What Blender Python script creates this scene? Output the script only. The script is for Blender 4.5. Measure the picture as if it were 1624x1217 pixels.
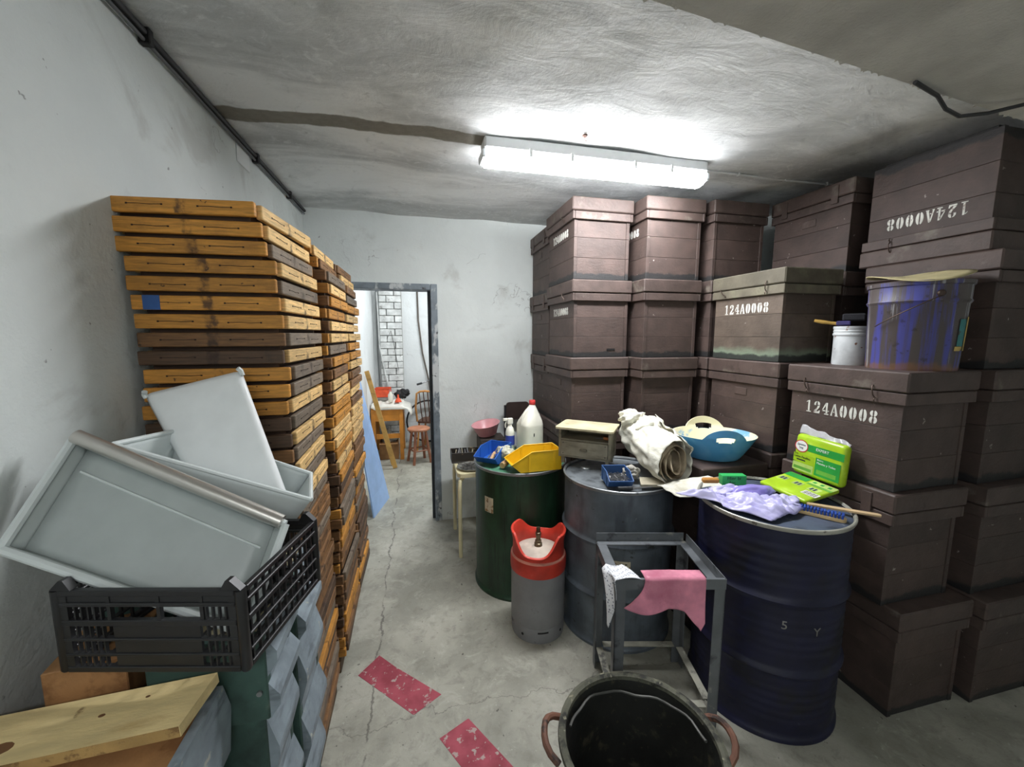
import bpy, bmesh, math, random
from mathutils import Vector, Matrix, Euler
random.seed(7)
for o in list(bpy.data.objects): bpy.data.objects.remove(o)
SC = bpy.context.scene
COL = SC.collection
R = math.radians
# ------------------------------------------------------------------ camera, world, exposure
cd = bpy.data.cameras.new('camera'); cam = bpy.data.objects.new('camera', cd); COL.objects.link(cam)
cd.sensor_fit = 'HORIZONTAL'; cd.sensor_width = 36.0; cd.lens = 36.0*630/1624; cd.clip_start = 0.02
cam.location = (0, 0, 1.68); cam.rotation_euler = (R(83.0), 0, R(-13.5))
SC.camera = cam
w = bpy.data.worlds.new('world'); SC.world = w; w.use_nodes = True
w.node_tree.nodes['Background'].inputs[0].default_value = (0.6, 0.62, 0.65, 1)
w.node_tree.nodes['Background'].inputs[1].default_value = 0.03
SC.view_settings.view_transform = 'Standard'; SC.view_settings.look = 'None'
SC.view_settings.gamma = 1.0; SC.view_settings.use_curve_mapping = False
SC.view_settings.exposure = -0.1
LAMP_STRENGTH = 114.0
BACK_STRENGTH = 38.0
FAR_STRENGTH = 110.0
# ------------------------------------------------------------------ material helpers
def lin(c):
    f = lambda v: v/12.92 if v <= 0.04045 else ((v+0.055)/1.055)**2.4
    return (f(c[0]/255), f(c[1]/255), f(c[2]/255), 1.0)
class NT:
    def __init__(s, name):
        s.m = bpy.data.materials.new(name); s.m.use_nodes = True
        s.t = s.m.node_tree; s.n = s.t.nodes; s.l = s.t.links
        s.b = s.n['Principled BSDF']
    def new(s, typ, **kw):
        nd = s.n.new(typ)
        for k, v in kw.items(): setattr(nd, k, v)
        return nd
    def set(s, sock, v):
        if hasattr(v, 'is_output'): s.l.new(v, sock)
        else: sock.default_value = v
    def math(s, op, a, b=0.0, c=None):
        nd = s.new('ShaderNodeMath', operation=op); s.set(nd.inputs[0], a); s.set(nd.inputs[1], b)
        if c is not None: s.set(nd.inputs[2], c)
        return nd.outputs[0]
    def vec(s, space='Object', rnd=True, st=(1, 1, 1)):
        tc = s.new('ShaderNodeTexCoord'); v = tc.outputs[space]
        if rnd:
            oi = s.new('ShaderNodeObjectInfo')
            sc = s.new('ShaderNodeVectorMath', operation='MULTIPLY_ADD')
            s.l.new(oi.outputs['Random'], sc.inputs[0]); sc.inputs[1].default_value = (37.1, 53.3, 71.7)
            s.l.new(v, sc.inputs[2]); v = sc.outputs[0]
        if st != (1, 1, 1):
            mu = s.new('ShaderNodeVectorMath', operation='MULTIPLY'); s.l.new(v, mu.inputs[0]); mu.inputs[1].default_value = st
            v = mu.outputs[0]
        return v
    def noise(s, v, scale, detail=4.0, rough=0.55, dist=0.0):
        nd = s.new('ShaderNodeTexNoise'); s.l.new(v, nd.inputs['Vector'])
        nd.inputs['Scale'].default_value = scale; nd.inputs['Detail'].default_value = detail
        nd.inputs['Roughness'].default_value = rough; nd.inputs['Distortion'].default_value = dist
        return nd.outputs['Fac']
    def ramp(s, f, lo, hi):      # smooth 0..1 between lo and hi
        nd = s.new('ShaderNodeMapRange', interpolation_type='SMOOTHSTEP'); s.l.new(f, nd.inputs[0])
        nd.inputs[1].default_value = lo; nd.inputs[2].default_value = hi
        nd.inputs[3].default_value = 0.0; nd.inputs[4].default_value = 1.0
        return nd.outputs[0]
    def mix(s, fac, a, b, mode='MIX'):
        nd = s.new('ShaderNodeMix', data_type='RGBA', blend_type=mode)
        s.set(nd.inputs[0], fac); s.set(nd.inputs[6], a); s.set(nd.inputs[7], b)
        return nd.outputs[2]
    def sep(s, v):
        nd = s.new('ShaderNodeSeparateXYZ'); s.l.new(v, nd.inputs[0]); return nd.outputs
    def bump(s, h, strength, dist=0.01):
        nd = s.new('ShaderNodeBump'); nd.inputs['Strength'].default_value = strength; nd.inputs['Distance'].default_value = dist
        s.l.new(h, nd.inputs['Height']); s.l.new(nd.outputs[0], s.b.inputs['Normal'])
    def done(s, col, rough, metal=0.0):
        s.set(s.b.inputs['Base Color'], col); s.set(s.b.inputs['Roughness'], rough); s.b.inputs['Metallic'].default_value = metal
        return s.m
MATS = {}
def M(name, col, rough=0.55, metal=0.0, layers=(), bump=None, rnd=0.0, var=0.12, vs=9.0, alpha=1.0, trans=0.0, stv=(1, 1, 1)):
    """plain colour + soft variation + wear layers (colour, scale, lo, hi, stretch, strength)"""
    if name in MATS: return MATS[name]
    t = NT(name); v = t.vec(st=stv)
    n = t.noise(v, vs, 5.0)
    d = tuple(x*(1-2.2*var) for x in lin(col)[:3])+(1,); u = tuple(min(1, x*(1+1.3*var)) for x in lin(col)[:3])+(1,)
    c = t.mix(t.ramp(n, 0.3, 0.7), d, u)
    if rnd:
        oi = t.new('ShaderNodeObjectInfo')
        k = t.math('MULTIPLY_ADD', oi.outputs['Random'], rnd*2, 1-rnd)
        cc = t.new('ShaderNodeCombineColor'); [t.l.new(k, cc.inputs[i]) for i in range(3)]
        c = t.mix(1.0, c, cc.outputs[0], 'MULTIPLY')
    for L in layers:
        lc, sc, lo, hi = L[:4]; st = L[4] if len(L) > 4 else (1, 1, 1); k = L[5] if len(L) > 5 else 1.0
        f = t.ramp(t.noise(t.vec(st=st), sc, 6.0, 0.6), lo, hi)
        c = t.mix(t.math('MULTIPLY', f, k), c, lin(lc))
    if bump: t.bump(t.noise(t.vec(st=stv), bump[1], 6.0, 0.6), bump[0], bump[2] if len(bump) > 2 else 0.004)
    t.done(c, rough, metal)
    if alpha < 1: t.b.inputs['Alpha'].default_value = alpha
    if trans: t.b.inputs['Transmission Weight'].default_value = trans
    MATS[name] = t.m
    return t.m
def emit(name, col, s):
    t = NT(name); t.b.inputs['Emission Color'].default_value = lin(col); t.b.inputs['Emission Strength'].default_value = s
    t.b.inputs['Base Color'].default_value = lin(col); return t.m
# ------------------------------------------------------------------ mesh helpers
class MB:
    def __init__(s): s.v = []; s.f = []
    def add(s, vs, fs, mat=None):
        b = len(s.v); s.v += [tuple((mat @ Vector(p)) if mat else p) for p in vs]; s.f += [tuple(b+i for i in f) for f in fs]; return s
    def box(s, x0, x1, y0, y1, z0, z1, bev=0.0, mat=None):
        if bev <= 0:
            return s.add([(x, y, z) for z in (z0, z1) for y in (y0, y1) for x in (x0, x1)],
                         [(0, 2, 3, 1), (4, 5, 7, 6), (0, 1, 5, 4), (2, 6, 7, 3), (0, 4, 6, 2), (1, 3, 7, 5)], mat)
        b = min(bev, (x1-x0)*.45, (y1-y0)*.45, (z1-z0)*.45)
        bm = bmesh.new(); bmesh.ops.create_cube(bm, size=1)
        for q in bm.verts: q.co = ((x0+x1)/2+q.co.x*(x1-x0), (y0+y1)/2+q.co.y*(y1-y0), (z0+z1)/2+q.co.z*(z1-z0))
        bmesh.ops.bevel(bm, geom=bm.edges[:], offset=b, segments=1, affect='EDGES', profile=0.5)
        bm.verts.index_update()
        s.add([q.co[:] for q in bm.verts], [[q.index for q in f.verts] for f in bm.faces], mat); bm.free(); return s
    def lathe(s, prof, n=32, mat=None, a0=0.0, a1=2*math.pi, sx=1.0, sy=1.0):
        full = abs(a1-a0-2*math.pi) < 1e-6; m = n if full else n+1
        vs = []; fs = []
        for i in range(m):
            a = a0+(a1-a0)*i/n; ca, sa = math.cos(a)*sx, math.sin(a)*sy
            vs += [(r*ca, r*sa, z) for r, z in prof]
        k = len(prof)
        for i in range(n):
            j = (i+1) % m
            for q in range(k-1): fs.append((i*k+q, j*k+q, j*k+q+1, i*k+q+1))
        return s.add(vs, fs, mat)
    def tube(s, pts, r, n=8, caps=True, mat=None):
        pts = [Vector(p) for p in pts]; rr = r if isinstance(r, (list, tuple)) else [r]*len(pts)
        vs = []; fs = []; prev = None
        for i, p in enumerate(pts):
            d = (pts[min(i+1, len(pts)-1)]-pts[max(i-1, 0)]).normalized()
            if prev is None:
                u = d.orthogonal().normalized()
            else:
                u = (prev-d*prev.dot(d)); u = u.normalized() if u.length > 1e-6 else d.orthogonal().normalized()
            prev = u; w_ = d.cross(u)
            for k in range(n):
                a = 2*math.pi*k/n; vs.append(tuple(p+(u*math.cos(a)+w_*math.sin(a))*rr[i]))
        for i in range(len(pts)-1):
            for k in range(n):
                q = (k+1) % n; fs.append((i*n+k, i*n+q, (i+1)*n+q, (i+1)*n+k))
        if caps: fs.append(tuple(range(n-1, -1, -1))); fs.append(tuple((len(pts)-1)*n+k for k in range(n)))
        return s.add(vs, fs, mat)
    def prism(s, poly, z0, z1, mat=None):      # poly in xy extruded along z
        n = len(poly)
        return s.add([(x, y, z0) for x, y in poly]+[(x, y, z1) for x, y in poly],
                     [tuple(range(n-1, -1, -1)), tuple(range(n, 2*n))]+[(i, (i+1) % n, n+(i+1) % n, n+i) for i in range(n)], mat)
    def grid(s, fn, nu, nv, mat=None, closeu=False):
        vs = [fn(i/nu, j/nv) for j in range(nv+1) for i in range(nu+1)]
        fs = [(j*(nu+1)+i, j*(nu+1)+i+1, (j+1)*(nu+1)+i+1, (j+1)*(nu+1)+i) for j in range(nv) for i in range(nu)]
        return s.add(vs, fs, mat)
    def mesh(s, name, mat, smooth=False):
        me = bpy.data.meshes.new(name); me.from_pydata(s.v, [], s.f); me.validate(); me.update()
        bm = bmesh.new(); bm.from_mesh(me); bmesh.ops.recalc_face_normals(bm, faces=bm.faces[:]); bm.to_mesh(me); bm.free()
        if mat: me.materials.append(mat)
        if smooth:
            for p in me.polygons: p.use_smooth = True
            if smooth != 'all':
                try: me.set_sharp_from_angle(angle=R(38))
                except Exception: pass
        return me
    def build(s, name, mat, parent=None, smooth=False, loc=None, rot=None):
        return place(name, s.mesh(name, mat, smooth), parent, loc, rot)
def place(name, me, parent=None, loc=None, rot=None, sc=None):
    o = bpy.data.objects.new(name, me); COL.objects.link(o)
    if parent: o.parent = parent
    if loc is not None: o.location = loc
    if rot is not None: o.rotation_euler = rot
    if sc is not None: o.scale = sc
    return o
def tag(o, label=None, cat=None, group=None, kind=None):
    if label: o['label'] = label
    if cat: o['category'] = cat
    if group: o['group'] = group
    if kind: o['kind'] = kind
    return o
def thing(name, label, cat, loc=(0, 0, 0), rz=0.0, group=None, rot=None):
    o = bpy.data.objects.new(name, None); COL.objects.link(o); o.location = loc; o.rotation_euler = rot if rot else (0, 0, rz)
    o.empty_display_size = 0.05
    return tag(o, label, cat, group)
def solid(o, t, off=-1):
    m = o.modifiers.new('thickness', 'SOLIDIFY'); m.thickness = t; m.offset = off; return o
def frame_from(o, ux, uy):   # matrix with origin o, x axis towards ux, y in plane of uy
    o = Vector(o); x = (Vector(ux)-o).normalized(); y = (Vector(uy)-o); y = (y-x*y.dot(x)).normalized(); z = x.cross(y)
    return Matrix(((x.x, y.x, z.x, o.x), (x.y, y.y, z.y, o.y), (x.z, y.z, z.z, o.z), (0, 0, 0, 1)))
# ------------------------------------------------------------------ setting
ZC = 2.65; DW = 3.5; XL = -0.825; XR = 2.86; YB = -1.6
def wall_mat(name, col, dirt):
    t = NT(name); v = t.vec(rnd=False)
    c = t.mix(t.ramp(t.noise(v, 1.6, 6), .3, .75), lin(tuple(x*.93 for x in col)), lin(col))
    c = t.mix(t.math('MULTIPLY', t.ramp(t.noise(v, 3.1, 8, .62, .6), .56, .7), dirt), c, lin((150, 146, 138)))
    sp = t.ramp(t.noise(v, 26, 3, .5), .735, .76)
    c = t.mix(t.math('MULTIPLY', sp, .55), c, lin((70, 66, 60)))
    # hairline cracks in the render
    vo = t.new('ShaderNodeTexVoronoi', feature='DISTANCE_TO_EDGE'); dv = t.new('ShaderNodeVectorMath', operation='MULTIPLY_ADD')
    no = t.new('ShaderNodeTexNoise'); t.l.new(v, no.inputs['Vector']); no.inputs['Scale'].default_value = 5; no.inputs['Detail'].default_value = 5
    t.l.new(no.outputs['Color'], dv.inputs[0]); dv.inputs[1].default_value = (.5, .5, .5); t.l.new(v, dv.inputs[2])
    t.l.new(dv.outputs[0], vo.inputs['Vector']); vo.inputs['Scale'].default_value = 1.3
    cr = t.math('MULTIPLY', t.math('SUBTRACT', 1.0, t.ramp(vo.outputs['Distance'], .0, .006)), t.ramp(t.noise(v, 2.3, 3), .56, .62))
    c = t.mix(t.math('MULTIPLY', cr, .45), c, lin((95, 92, 88)))
    h = t.math('ADD', t.noise(v, 5, 7, .6, .3), t.math('MULTIPLY', t.noise(v, 60, 5, .6), .18))
    t.bump(h, .35, .03)
    return t.done(c, .75)
M_wall = wall_mat('painted_plaster', (226, 232, 230), .30)
M_wallfar = wall_mat('white_plaster', (226, 230, 230), .15)
def ceil_mat():
    t = NT('whitewashed_concrete'); v = t.vec(rnd=False); X, Y, Z = t.sep(v)[:3]
    a = t.noise(t.vec(rnd=False, st=(.55, 1.5, 1)), 1.5, 8, .62, .8)
    c = t.mix(t.ramp(a, .34, .64), lin((188, 191, 191)), lin((243, 245, 245)))
    b = t.noise(t.vec(rnd=False, st=(1, 1, 1)), 16, 8, .7, 1.0)
    c = t.mix(t.math('MULTIPLY', t.ramp(b, .5, .72), .6), c, lin((244, 246, 246)))
    c = t.mix(t.math('MULTIPLY', t.ramp(t.noise(v, 9, 6, .7, 1.5), .55, .75), .45), c, lin((150, 153, 153)))
    # raw mortar strip left bare next to the lamp
    yy = t.math('ADD', Y, t.math('MULTIPLY_ADD', t.noise(v, 7, 4), .05, -.025))
    d = t.math('ABSOLUTE', t.math('SUBTRACT', yy, 2.10))
    m = t.math('MULTIPLY', t.math('SUBTRACT', 1.0, t.ramp(d, .044, .056)), t.math('LESS_THAN', X, .40))
    c = t.mix(t.math('MULTIPLY', m, .9), c, t.mix(t.noise(v, 30, 5), lin((92, 86, 74)), lin((140, 133, 118))))
    h = t.math('ADD', t.noise(t.vec(rnd=False, st=(.6, 1.3, 1)), 6, 8, .66, .9), t.math('MULTIPLY', t.noise(v, 42, 5, .65), .22))
    t.bump(h, .30, .03)
    return t.done(c, .8)
M_ceil = ceil_mat()
M_beam = M('grey_render', (196, 193, 186), .85, bump=(.35, 90, .01), var=.08, vs=5)
def floor_mat():
    t = NT('worn_concrete'); v = t.vec(rnd=False); X, Y, Z = t.sep(v)[:3]
    c = t.mix(t.ramp(t.noise(v, 2.2, 8, .6, .4), .32, .68), lin((140, 139, 127)), lin((176, 174, 161)))
    c = t.mix(t.math('MULTIPLY', t.ramp(t.noise(v, 1.1, 5, .6), .55, .72), .5), c, lin((108, 106, 96)))
    c = t.mix(t.math('MULTIPLY', t.ramp(t.noise(v, 38, 5, .6), .64, .70), .55), c, lin((190, 188, 178)))
    c = t.mix(t.math('MULTIPLY', t.ramp(t.noise(v, 34, 3, .5), .70, .735), .8), c, lin((52, 48, 44)))
    c = t.mix(t.math('MULTIPLY', t.ramp(t.noise(v, 120, 3, .5), .66, .72), .4), c, lin((80, 76, 70)))
    c = t.mix(t.math('MULTIPLY', t.ramp(t.noise(v, 15, 8, .72, .5), .48, .68), .42), c, lin((112, 110, 99)))
    c = t.mix(t.math('MULTIPLY', t.ramp(t.noise(v, 7, 8, .7, .8), .52, .66), .35), c, lin((196, 194, 182)))
    n5 = t.noise(v, 3.5, 7, .65)
    x1 = t.math('ADD', X, t.math('MULTIPLY_ADD', n5, .16, -.08))
    d1 = t.math('ABSOLUTE', t.math('ADD', x1, .245))
    cr = t.math('MULTIPLY', t.math('SUBTRACT', 1.0, t.ramp(d1, .002, .007)), t.ramp(t.noise(v, 6, 3), .40, .5))
    y1 = t.math('ADD', Y, t.math('MULTIPLY_ADD', t.noise(v, 2.5, 6, .6), .4, -.2))
    d2 = t.math('ABSOLUTE', t.math('SUBTRACT', y1, 1.62))
    cr = t.math('MAXIMUM', cr, t.math('MULTIPLY', t.math('SUBTRACT', 1.0, t.ramp(d2, .001, .004)), .7))
    c = t.mix(t.math('MULTIPLY', cr, .65), c, lin((70, 66, 62)))
    h = t.math('ADD', t.noise(v, 12, 7, .65), t.math('MULTIPLY', t.noise(v, 90, 4), .25))
    t.bump(h, .28, .012)
    return t.done(c, t.math('MULTIPLY_ADD', t.noise(v, 5, 4), .35, .42))
M_floor = floor_mat()
S = lambda o: tag(o, kind='structure')
def lab(o, l): o['label'] = l; return o
XFR = 2.2; YF = 6.35; XFL = -0.62; ZFC = 2.9
lab(S(MB().box(XL-.2, XR+.2, YB-.2, YF+.2, -.12, 0).build('floor', M_floor)), 'worn grey concrete floor with cracks and white specks')
lab(S(MB().box(XL-.15, XL, YB-.15, DW+.16, 0, ZC+.3).build('wall_left', M_wall)), 'scuffed white plaster wall behind the tray stacks')
lab(S(MB().box(XR, XR+.15, YB-.15, DW+.16, 0, ZC+.3).build('wall_right', M_wall)), 'plaster wall behind the brown hive boxes')
lab(S(MB().box(XL-.15, XR+.15, YB-.15, YB, 0, ZC+.3).build('wall_front', M_wall)), 'plaster wall behind the viewer')
DX0, DX1, DZ = -0.63, 0.135, 2.06       # door opening
wb = MB(); wb.box(DX1, XR, DW, DW+.16, 0, ZC+.3); wb.box(XL, DX0, DW, DW+.16, 0, ZC+.3); wb.box(DX0, DX1, DW, DW+.16, DZ, ZC+.3)
lab(S(wb.build('wall_back', M_wall)), 'white plaster wall with the doorway')
# hand-troweled ceiling: gentle undulation and a fold towards the right wall
def ceil_fn(u, v):
    x = XL+(XR-XL)*u; y = YB+(DW-YB)*v
    z = ZC+.006*math.sin(x*5.1+y*1.3)+.005*math.sin(y*7.3-x*2.1)+.003*math.sin(x*13+y*9)
    k = (x-2.15)/.16
    z -= .022*math.exp(-k*k)
    if y > DW-.12: z += 0.0
    return (x, y, z)
cg = MB().grid(ceil_fn, 110, 120)
lab(S(cg.build('ceiling', M_ceil, smooth='all')), 'uneven whitewashed concrete ceiling')
lab(S(MB().box(XL-.1, XR+.1, YB-.1, DW+.1, ZC+.06, ZC+.2).build('ceiling', M_beam)), 'concrete slab above the plaster ceiling')
# dropped soffit over the viewer
bm_ = MB().prism([(XL, YB), (XR, YB), (XR, 1.135), (XL, .79)], 2.45, ZC+.02)
lab(S(bm_.build('trim_1', M_beam)), 'dropped rendered soffit with ragged edge')
rag = MB()
for i in range(60):
    u = random.random(); x = XL+(XR-XL)*u; y = .79+.345*u
    a = .006+random.random()*.012
    rag.add([(x-a, y-.002, 2.45), (x+a, y-.002, 2.45), (x+a*.3, y+.004+random.random()*.007, 2.449), (x, y, 2.462)], [(0, 1, 2), (0, 2, 3), (1, 3, 2), (0, 3, 1)])
lab(S(rag.build('trim_2', M_beam)), 'ragged plaster burrs along the soffit edge')
# door frame
M_frame = M('grey_door_paint', (120, 130, 138), .55, layers=[((205, 208, 208), 9, .52, .6, (1, 1, .5), .8), ((60, 62, 64), 20, .62, .7)], bump=(.3, 30))
dr = thing('door_1', 'grey painted door frame with chipped whitewash', 'door'); dr.location = (0, DW, 0); del dr['category']; dr['kind'] = 'structure'
MB().box(DX1-.005, DX1+.05, -.012, .17, 0, DZ+.045, .004).build('jamb', M_frame, dr)
MB().box(DX0-.05, DX0+.005, -.012, .17, 0, DZ+.045, .004).build('jamb', M_frame, dr)
MB().box(DX0+.006, DX1-.006, -.012, .17, DZ-.005, DZ+.045, .004).build('head', M_frame, dr)
MB().box(DX1-.03, DX1-.0055, .06, .10, 0, DZ-.006).build('stop', M('dark_stop', (52, 58, 64), .6), dr)
# ---- far room
lab(S(MB().box(XFL-.15, XFL, DW+.16, YF+.15, 0, ZFC).build('wall_left', M_wallfar)), 'bright white wall of the workshop beyond the door')
lab(S(MB().box(XFR, XFR+.15, DW+.16, YF+.15, 0, ZFC).build('wall_right', M_wallfar)), 'far right wall of the workshop beyond the door')
bw = lab(S(MB().box(XFL, XFR, YF, YF+.15, 0, ZFC).build('wall_back', M_wallfar)), 'white end wall of the workshop beyond the door')
lab(S(MB().box(XFL-.15, XFR+.15, DW+.16, YF+.15, ZFC, ZFC+.12).build('ceiling', M_wallfar)), 'white ceiling of the workshop beyond the door')
# whitewashed brick pilaster: every brick its own piece
M_brick = M('whitewashed_brick', (214, 216, 214), .8, layers=[((120, 116, 110), 14, .60, .70, (1, 1, 1), .7)], bump=(.5, 25, .01), rnd=.07)
M_mort = M('old_mortar', (150, 148, 142), .9)
PX0, PX1 = -0.52, -0.20
MB().box(PX0, PX1, YF-.06, YF-.0005, 0, ZFC-.001).build('pilaster', M_mort, bw)
bh = .098; bmesh_full = MB().box(-.104, .104, -.05, .05, -.045, .045, .006).mesh('brick', M_brick); bmesh_half = MB().box(-.048, .048, -.05, .05, -.045, .045, .006).mesh('brick', M_brick)
for k in range(29):
    z = .05+k*bh; flip = k % 2
    for (me, cx) in (((bmesh_full, PX0+.106), (bmesh_half, PX0+.268)) if flip else ((bmesh_half, PX0+.05), (bmesh_full, PX0+.212))):
        place('brick', me, bw, (cx+random.uniform(-.002, .002), YF-.07+random.uniform(-.005, .004), z), (0, random.uniform(-.012, .012), random.uniform(-.02, .02)))
# ------------------------------------------------------------------ lamp
M_lampwhite = M('lamp_housing', (214, 216, 216), .45, var=.03)
def lamp(loc, strength, label, L=1.27, rz=0.0):
    t = thing('ceiling_lamp', label, 'ceiling lamp', loc, rz)
    MB().box(-L/2, L/2, -.060, .060, -.062, 0, .01).build('housing', M_lampwhite, t)
    prof = [(-.060, -.0625), (-.062, -.086), (-.054, -.106), (-.034, -.120), (0, -.125), (.034, -.120), (.054, -.106), (.062, -.086), (.060, -.0625)]
    n = len(prof); vs = []; X0 = -L/2+.012; X1 = L/2-.012
    for x in (X0, X1): vs += [(x, y, z) for y, z in prof]
    fs = [(i, i+1, n+i+1, n+i) for i in range(n-1)]+[tuple(range(n)), tuple(range(2*n-1, n-1, -1)), (0, n, 2*n-1, n-1)]
    MB().add(vs, [f for i, f in enumerate(fs) if 1 < i < n-3]).build('diffuser', emit('lamp_light', (250, 252, 255), strength), t)
    MB().add(vs, [f for i, f in enumerate(fs) if i <= 1 or i >= n-3]).build('diffuser_edge', emit('lamp_edge_light', (250, 252, 255), strength*.36), t)
    for sx in (-1, 1):
        MB().box(sx*L/2-.012, sx*L/2+.012, -.058, .058, -.102, -.0625, .006).build('end_cap', M('clear_plastic_cap', (226, 232, 235), .3, var=.02), t)
        for sy in (-1, 1):
            for px in (.18, .40): MB().box(sx*px-.008, sx*px+.008, sy*.064-.004, sy*.064+.004, -.085, -.045, .002).build('clip', M_lampwhite, t)
    return t
lamp((.985, 2.09, ZC-.004), LAMP_STRENGTH, 'lit fluorescent batten lamp on the rough ceiling')
lamp((-.15, -1.0, 2.45), BACK_STRENGTH, 'lit fluorescent batten lamp under the soffit behind the viewer')
lamp((.55, 4.9, ZFC), FAR_STRENGTH, 'added unseen batten lamp brightening the workshop beyond the door')  # lamp added out of view to brighten the far room
# ------------------------------------------------------------------ brown hive boxes
def hive_mat(name, col, green):
    t = NT(name); v = t.vec(); raw = t.vec(rnd=False); X, Y, Z = t.sep(raw)[:3]
    c = t.mix(t.ramp(t.noise(v, 7, 6, .6), .3, .7), lin(tuple(k*.86 for k in col)), lin(tuple(k*1.07 for k in col)))
    g = t.noise(t.vec(st=(1, 1, 4)), 14, 6, .65)
    c = t.mix(t.math('MULTIPLY', t.ramp(g, .56, .72), .35), c, lin((64, 46, 42)))
    c = t.mix(t.math('MULTIPLY', t.ramp(t.noise(v, 22, 5, .6), .685, .72), .7), c, lin((176, 168, 160)))
    zz = t.math('ADD', Z, t.math('MULTIPLY_ADD', t.noise(v, 9, 5), .07, -.035))
    gr = t.math('MULTIPLY', t.math('SUBTRACT', 1.0, t.ramp(zz, .035, .085)), green)
    c = t.mix(gr, c, lin((128, 146, 124)))
    tar = t.math('SUBTRACT', 1.0, t.ramp(zz, .026, .042))
    c = t.mix(t.math('MULTIPLY', tar, .92), c, lin((34, 35, 36)))
    oi = t.new('ShaderNodeObjectInfo'); k = t.math('MULTIPLY_ADD', oi.outputs['Random'], .22, .89)
    cc = t.new('ShaderNodeCombineColor'); [t.l.new(k, cc.inputs[i]) for i in range(3)]
    c = t.mix(1.0, c, cc.outputs[0], 'MULTIPLY')
    t.bump(t.math('ADD', t.noise(t.vec(st=(1, 1, 2.5)), 26, 6, .65), t.math('MULTIPLY', t.noise(v, 90, 4), .4)), .4, .006)
    return t.done(c, .62)
M_hive = hive_mat('brown_paint', (76, 62, 57), .0)
M_hiveg = hive_mat('brown_paint_mossy', (94, 82, 72), .75)
M_lid = M('brown_lid_paint', (80, 66, 61), .6, layers=[((128, 122, 110), 7, .58, .72, (1, 1, 1), .5), ((52, 40, 37), 12, .6, .72, (1, 1, 1), .6)], bump=(.45, 30, .006), rnd=.10, var=.10)
M_lidg = M('mossy_lid_paint', (96, 90, 76), .65, layers=[((134, 132, 108), 6, .48, .68, (1, 1, 1), .5), ((52, 40, 37), 12, .6, .72, (1, 1, 1), .6)], bump=(.45, 30, .006), rnd=.08, var=.10)
M_hook = M('rusty_wire', (84, 70, 62), .5, .6)
M_sten = M('stencil_white', (222, 222, 214), .7, layers=[((140, 120, 112), 60, .56, .66, (1, 1, 1), .8)])
HW, HD = .43, .53; BW, BD = .39, .49; HH = .51
def glyph(ch):
    P = []
    def cres(cx, cz, ao, bo, ai, bi, lim=78):
        for s in (-1, 1):
            n = 8; o = []; i_ = []
            for k in range(n+1):
                a = R(-lim+2*lim*k/n); o.append((cx+s*(.035+ao*math.cos(a)), cz+bo*math.sin(a))); i_.append((cx+s*(.035+ai*max(0, math.cos(a))), cz+bi*math.sin(a)))
            P.append(('strip', o, i_))
    if ch == '0': cres(.33, .5, .27, .5, .03, .40)
    elif ch == '8': cres(.33, .27, .27, .27, .04, .17); cres(.33, .77, .24, .23, .03, .14)
    elif ch == '1':
        P += [[(.26, .10), (.42, .10), (.42, 1), (.30, 1), (.26, .95)], [(.08, .80), (.23, .90), (.23, .98), (.08, .84)], [(.12, 0), (.56, 0), (.56, .07), (.12, .07)]]
    elif ch == '2':
        P += [[(.05, 0), (.60, 0), (.63, .25), (.55, .25), (.50, .16), (.05, .12)], [(.06, .16), (.28, .16), (.55, .50), (.60, .68), (.40, .62), (.36, .50)],
              [(.60, .72), (.58, .88), (.46, 1), (.36, 1), (.38, .90), (.40, .70)], [(.06, .66), (.22, .66), (.22, .86), (.30, .96), (.30, 1), (.16, .96), (.06, .82)]]
    elif ch == '4':
        P += [[(.03, .26), (.32, .26), (.32, .36), (.14, .36)], [(.03, .36), (.12, .38), (.33, .72), (.33, .98)], [(.38, .12), (.53, .12), (.53, 1), (.38, 1)], [(.56, .26), (.66, .26), (.66, .36), (.56, .36)], [(.26, 0), (.64, 0), (.64, .08), (.26, .08)]]
    elif ch == 'A':
        P += [[(.02, 0), (.20, 0), (.20, .06), (.16, .06), (.31, .80), (.26, .98)], [(.33, 1), (.42, 1), (.66, .06), (.72, 0), (.42, 0), (.44, .06), (.46, .10), (.30, .90)], [(.24, .28), (.36, .28), (.34, .36), (.26, .36)]]
    return P
def stencil(txt, hgt, width):
    mb = MB(); u = 0.0; sx = width/(len(txt)*.80)
    for ch in txt:
        for p in glyph(ch):
            T = lambda q: (u+q[0]*sx, q[1]*hgt)
            if p[0] == 'strip':
                o, i_ = p[1], p[2]
                for k in range(len(o)-1):
                    q = [T(o[k]), T(o[k+1]), T(i_[k+1]), T(i_[k])]
                    mb.add([(x, z, 0) for x, z in q]+[(x, z, .0012) for x, z in q], [(3, 2, 1, 0), (4, 5, 6, 7), (0, 1, 5, 4), (2, 3, 7, 6)])
            else: mb.prism([T(q) for q in p], 0, .0012)
        u += .80*sx
    return mb
def side_map(mb, y0, z0, x):    # text plane (u, v, w) -> on the left face, reading towards the viewer
    mb.v = [(x-w_, y0-u_, z0+v_) for u_, v_, w_ in mb.v]; return mb
HV = {}
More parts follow.
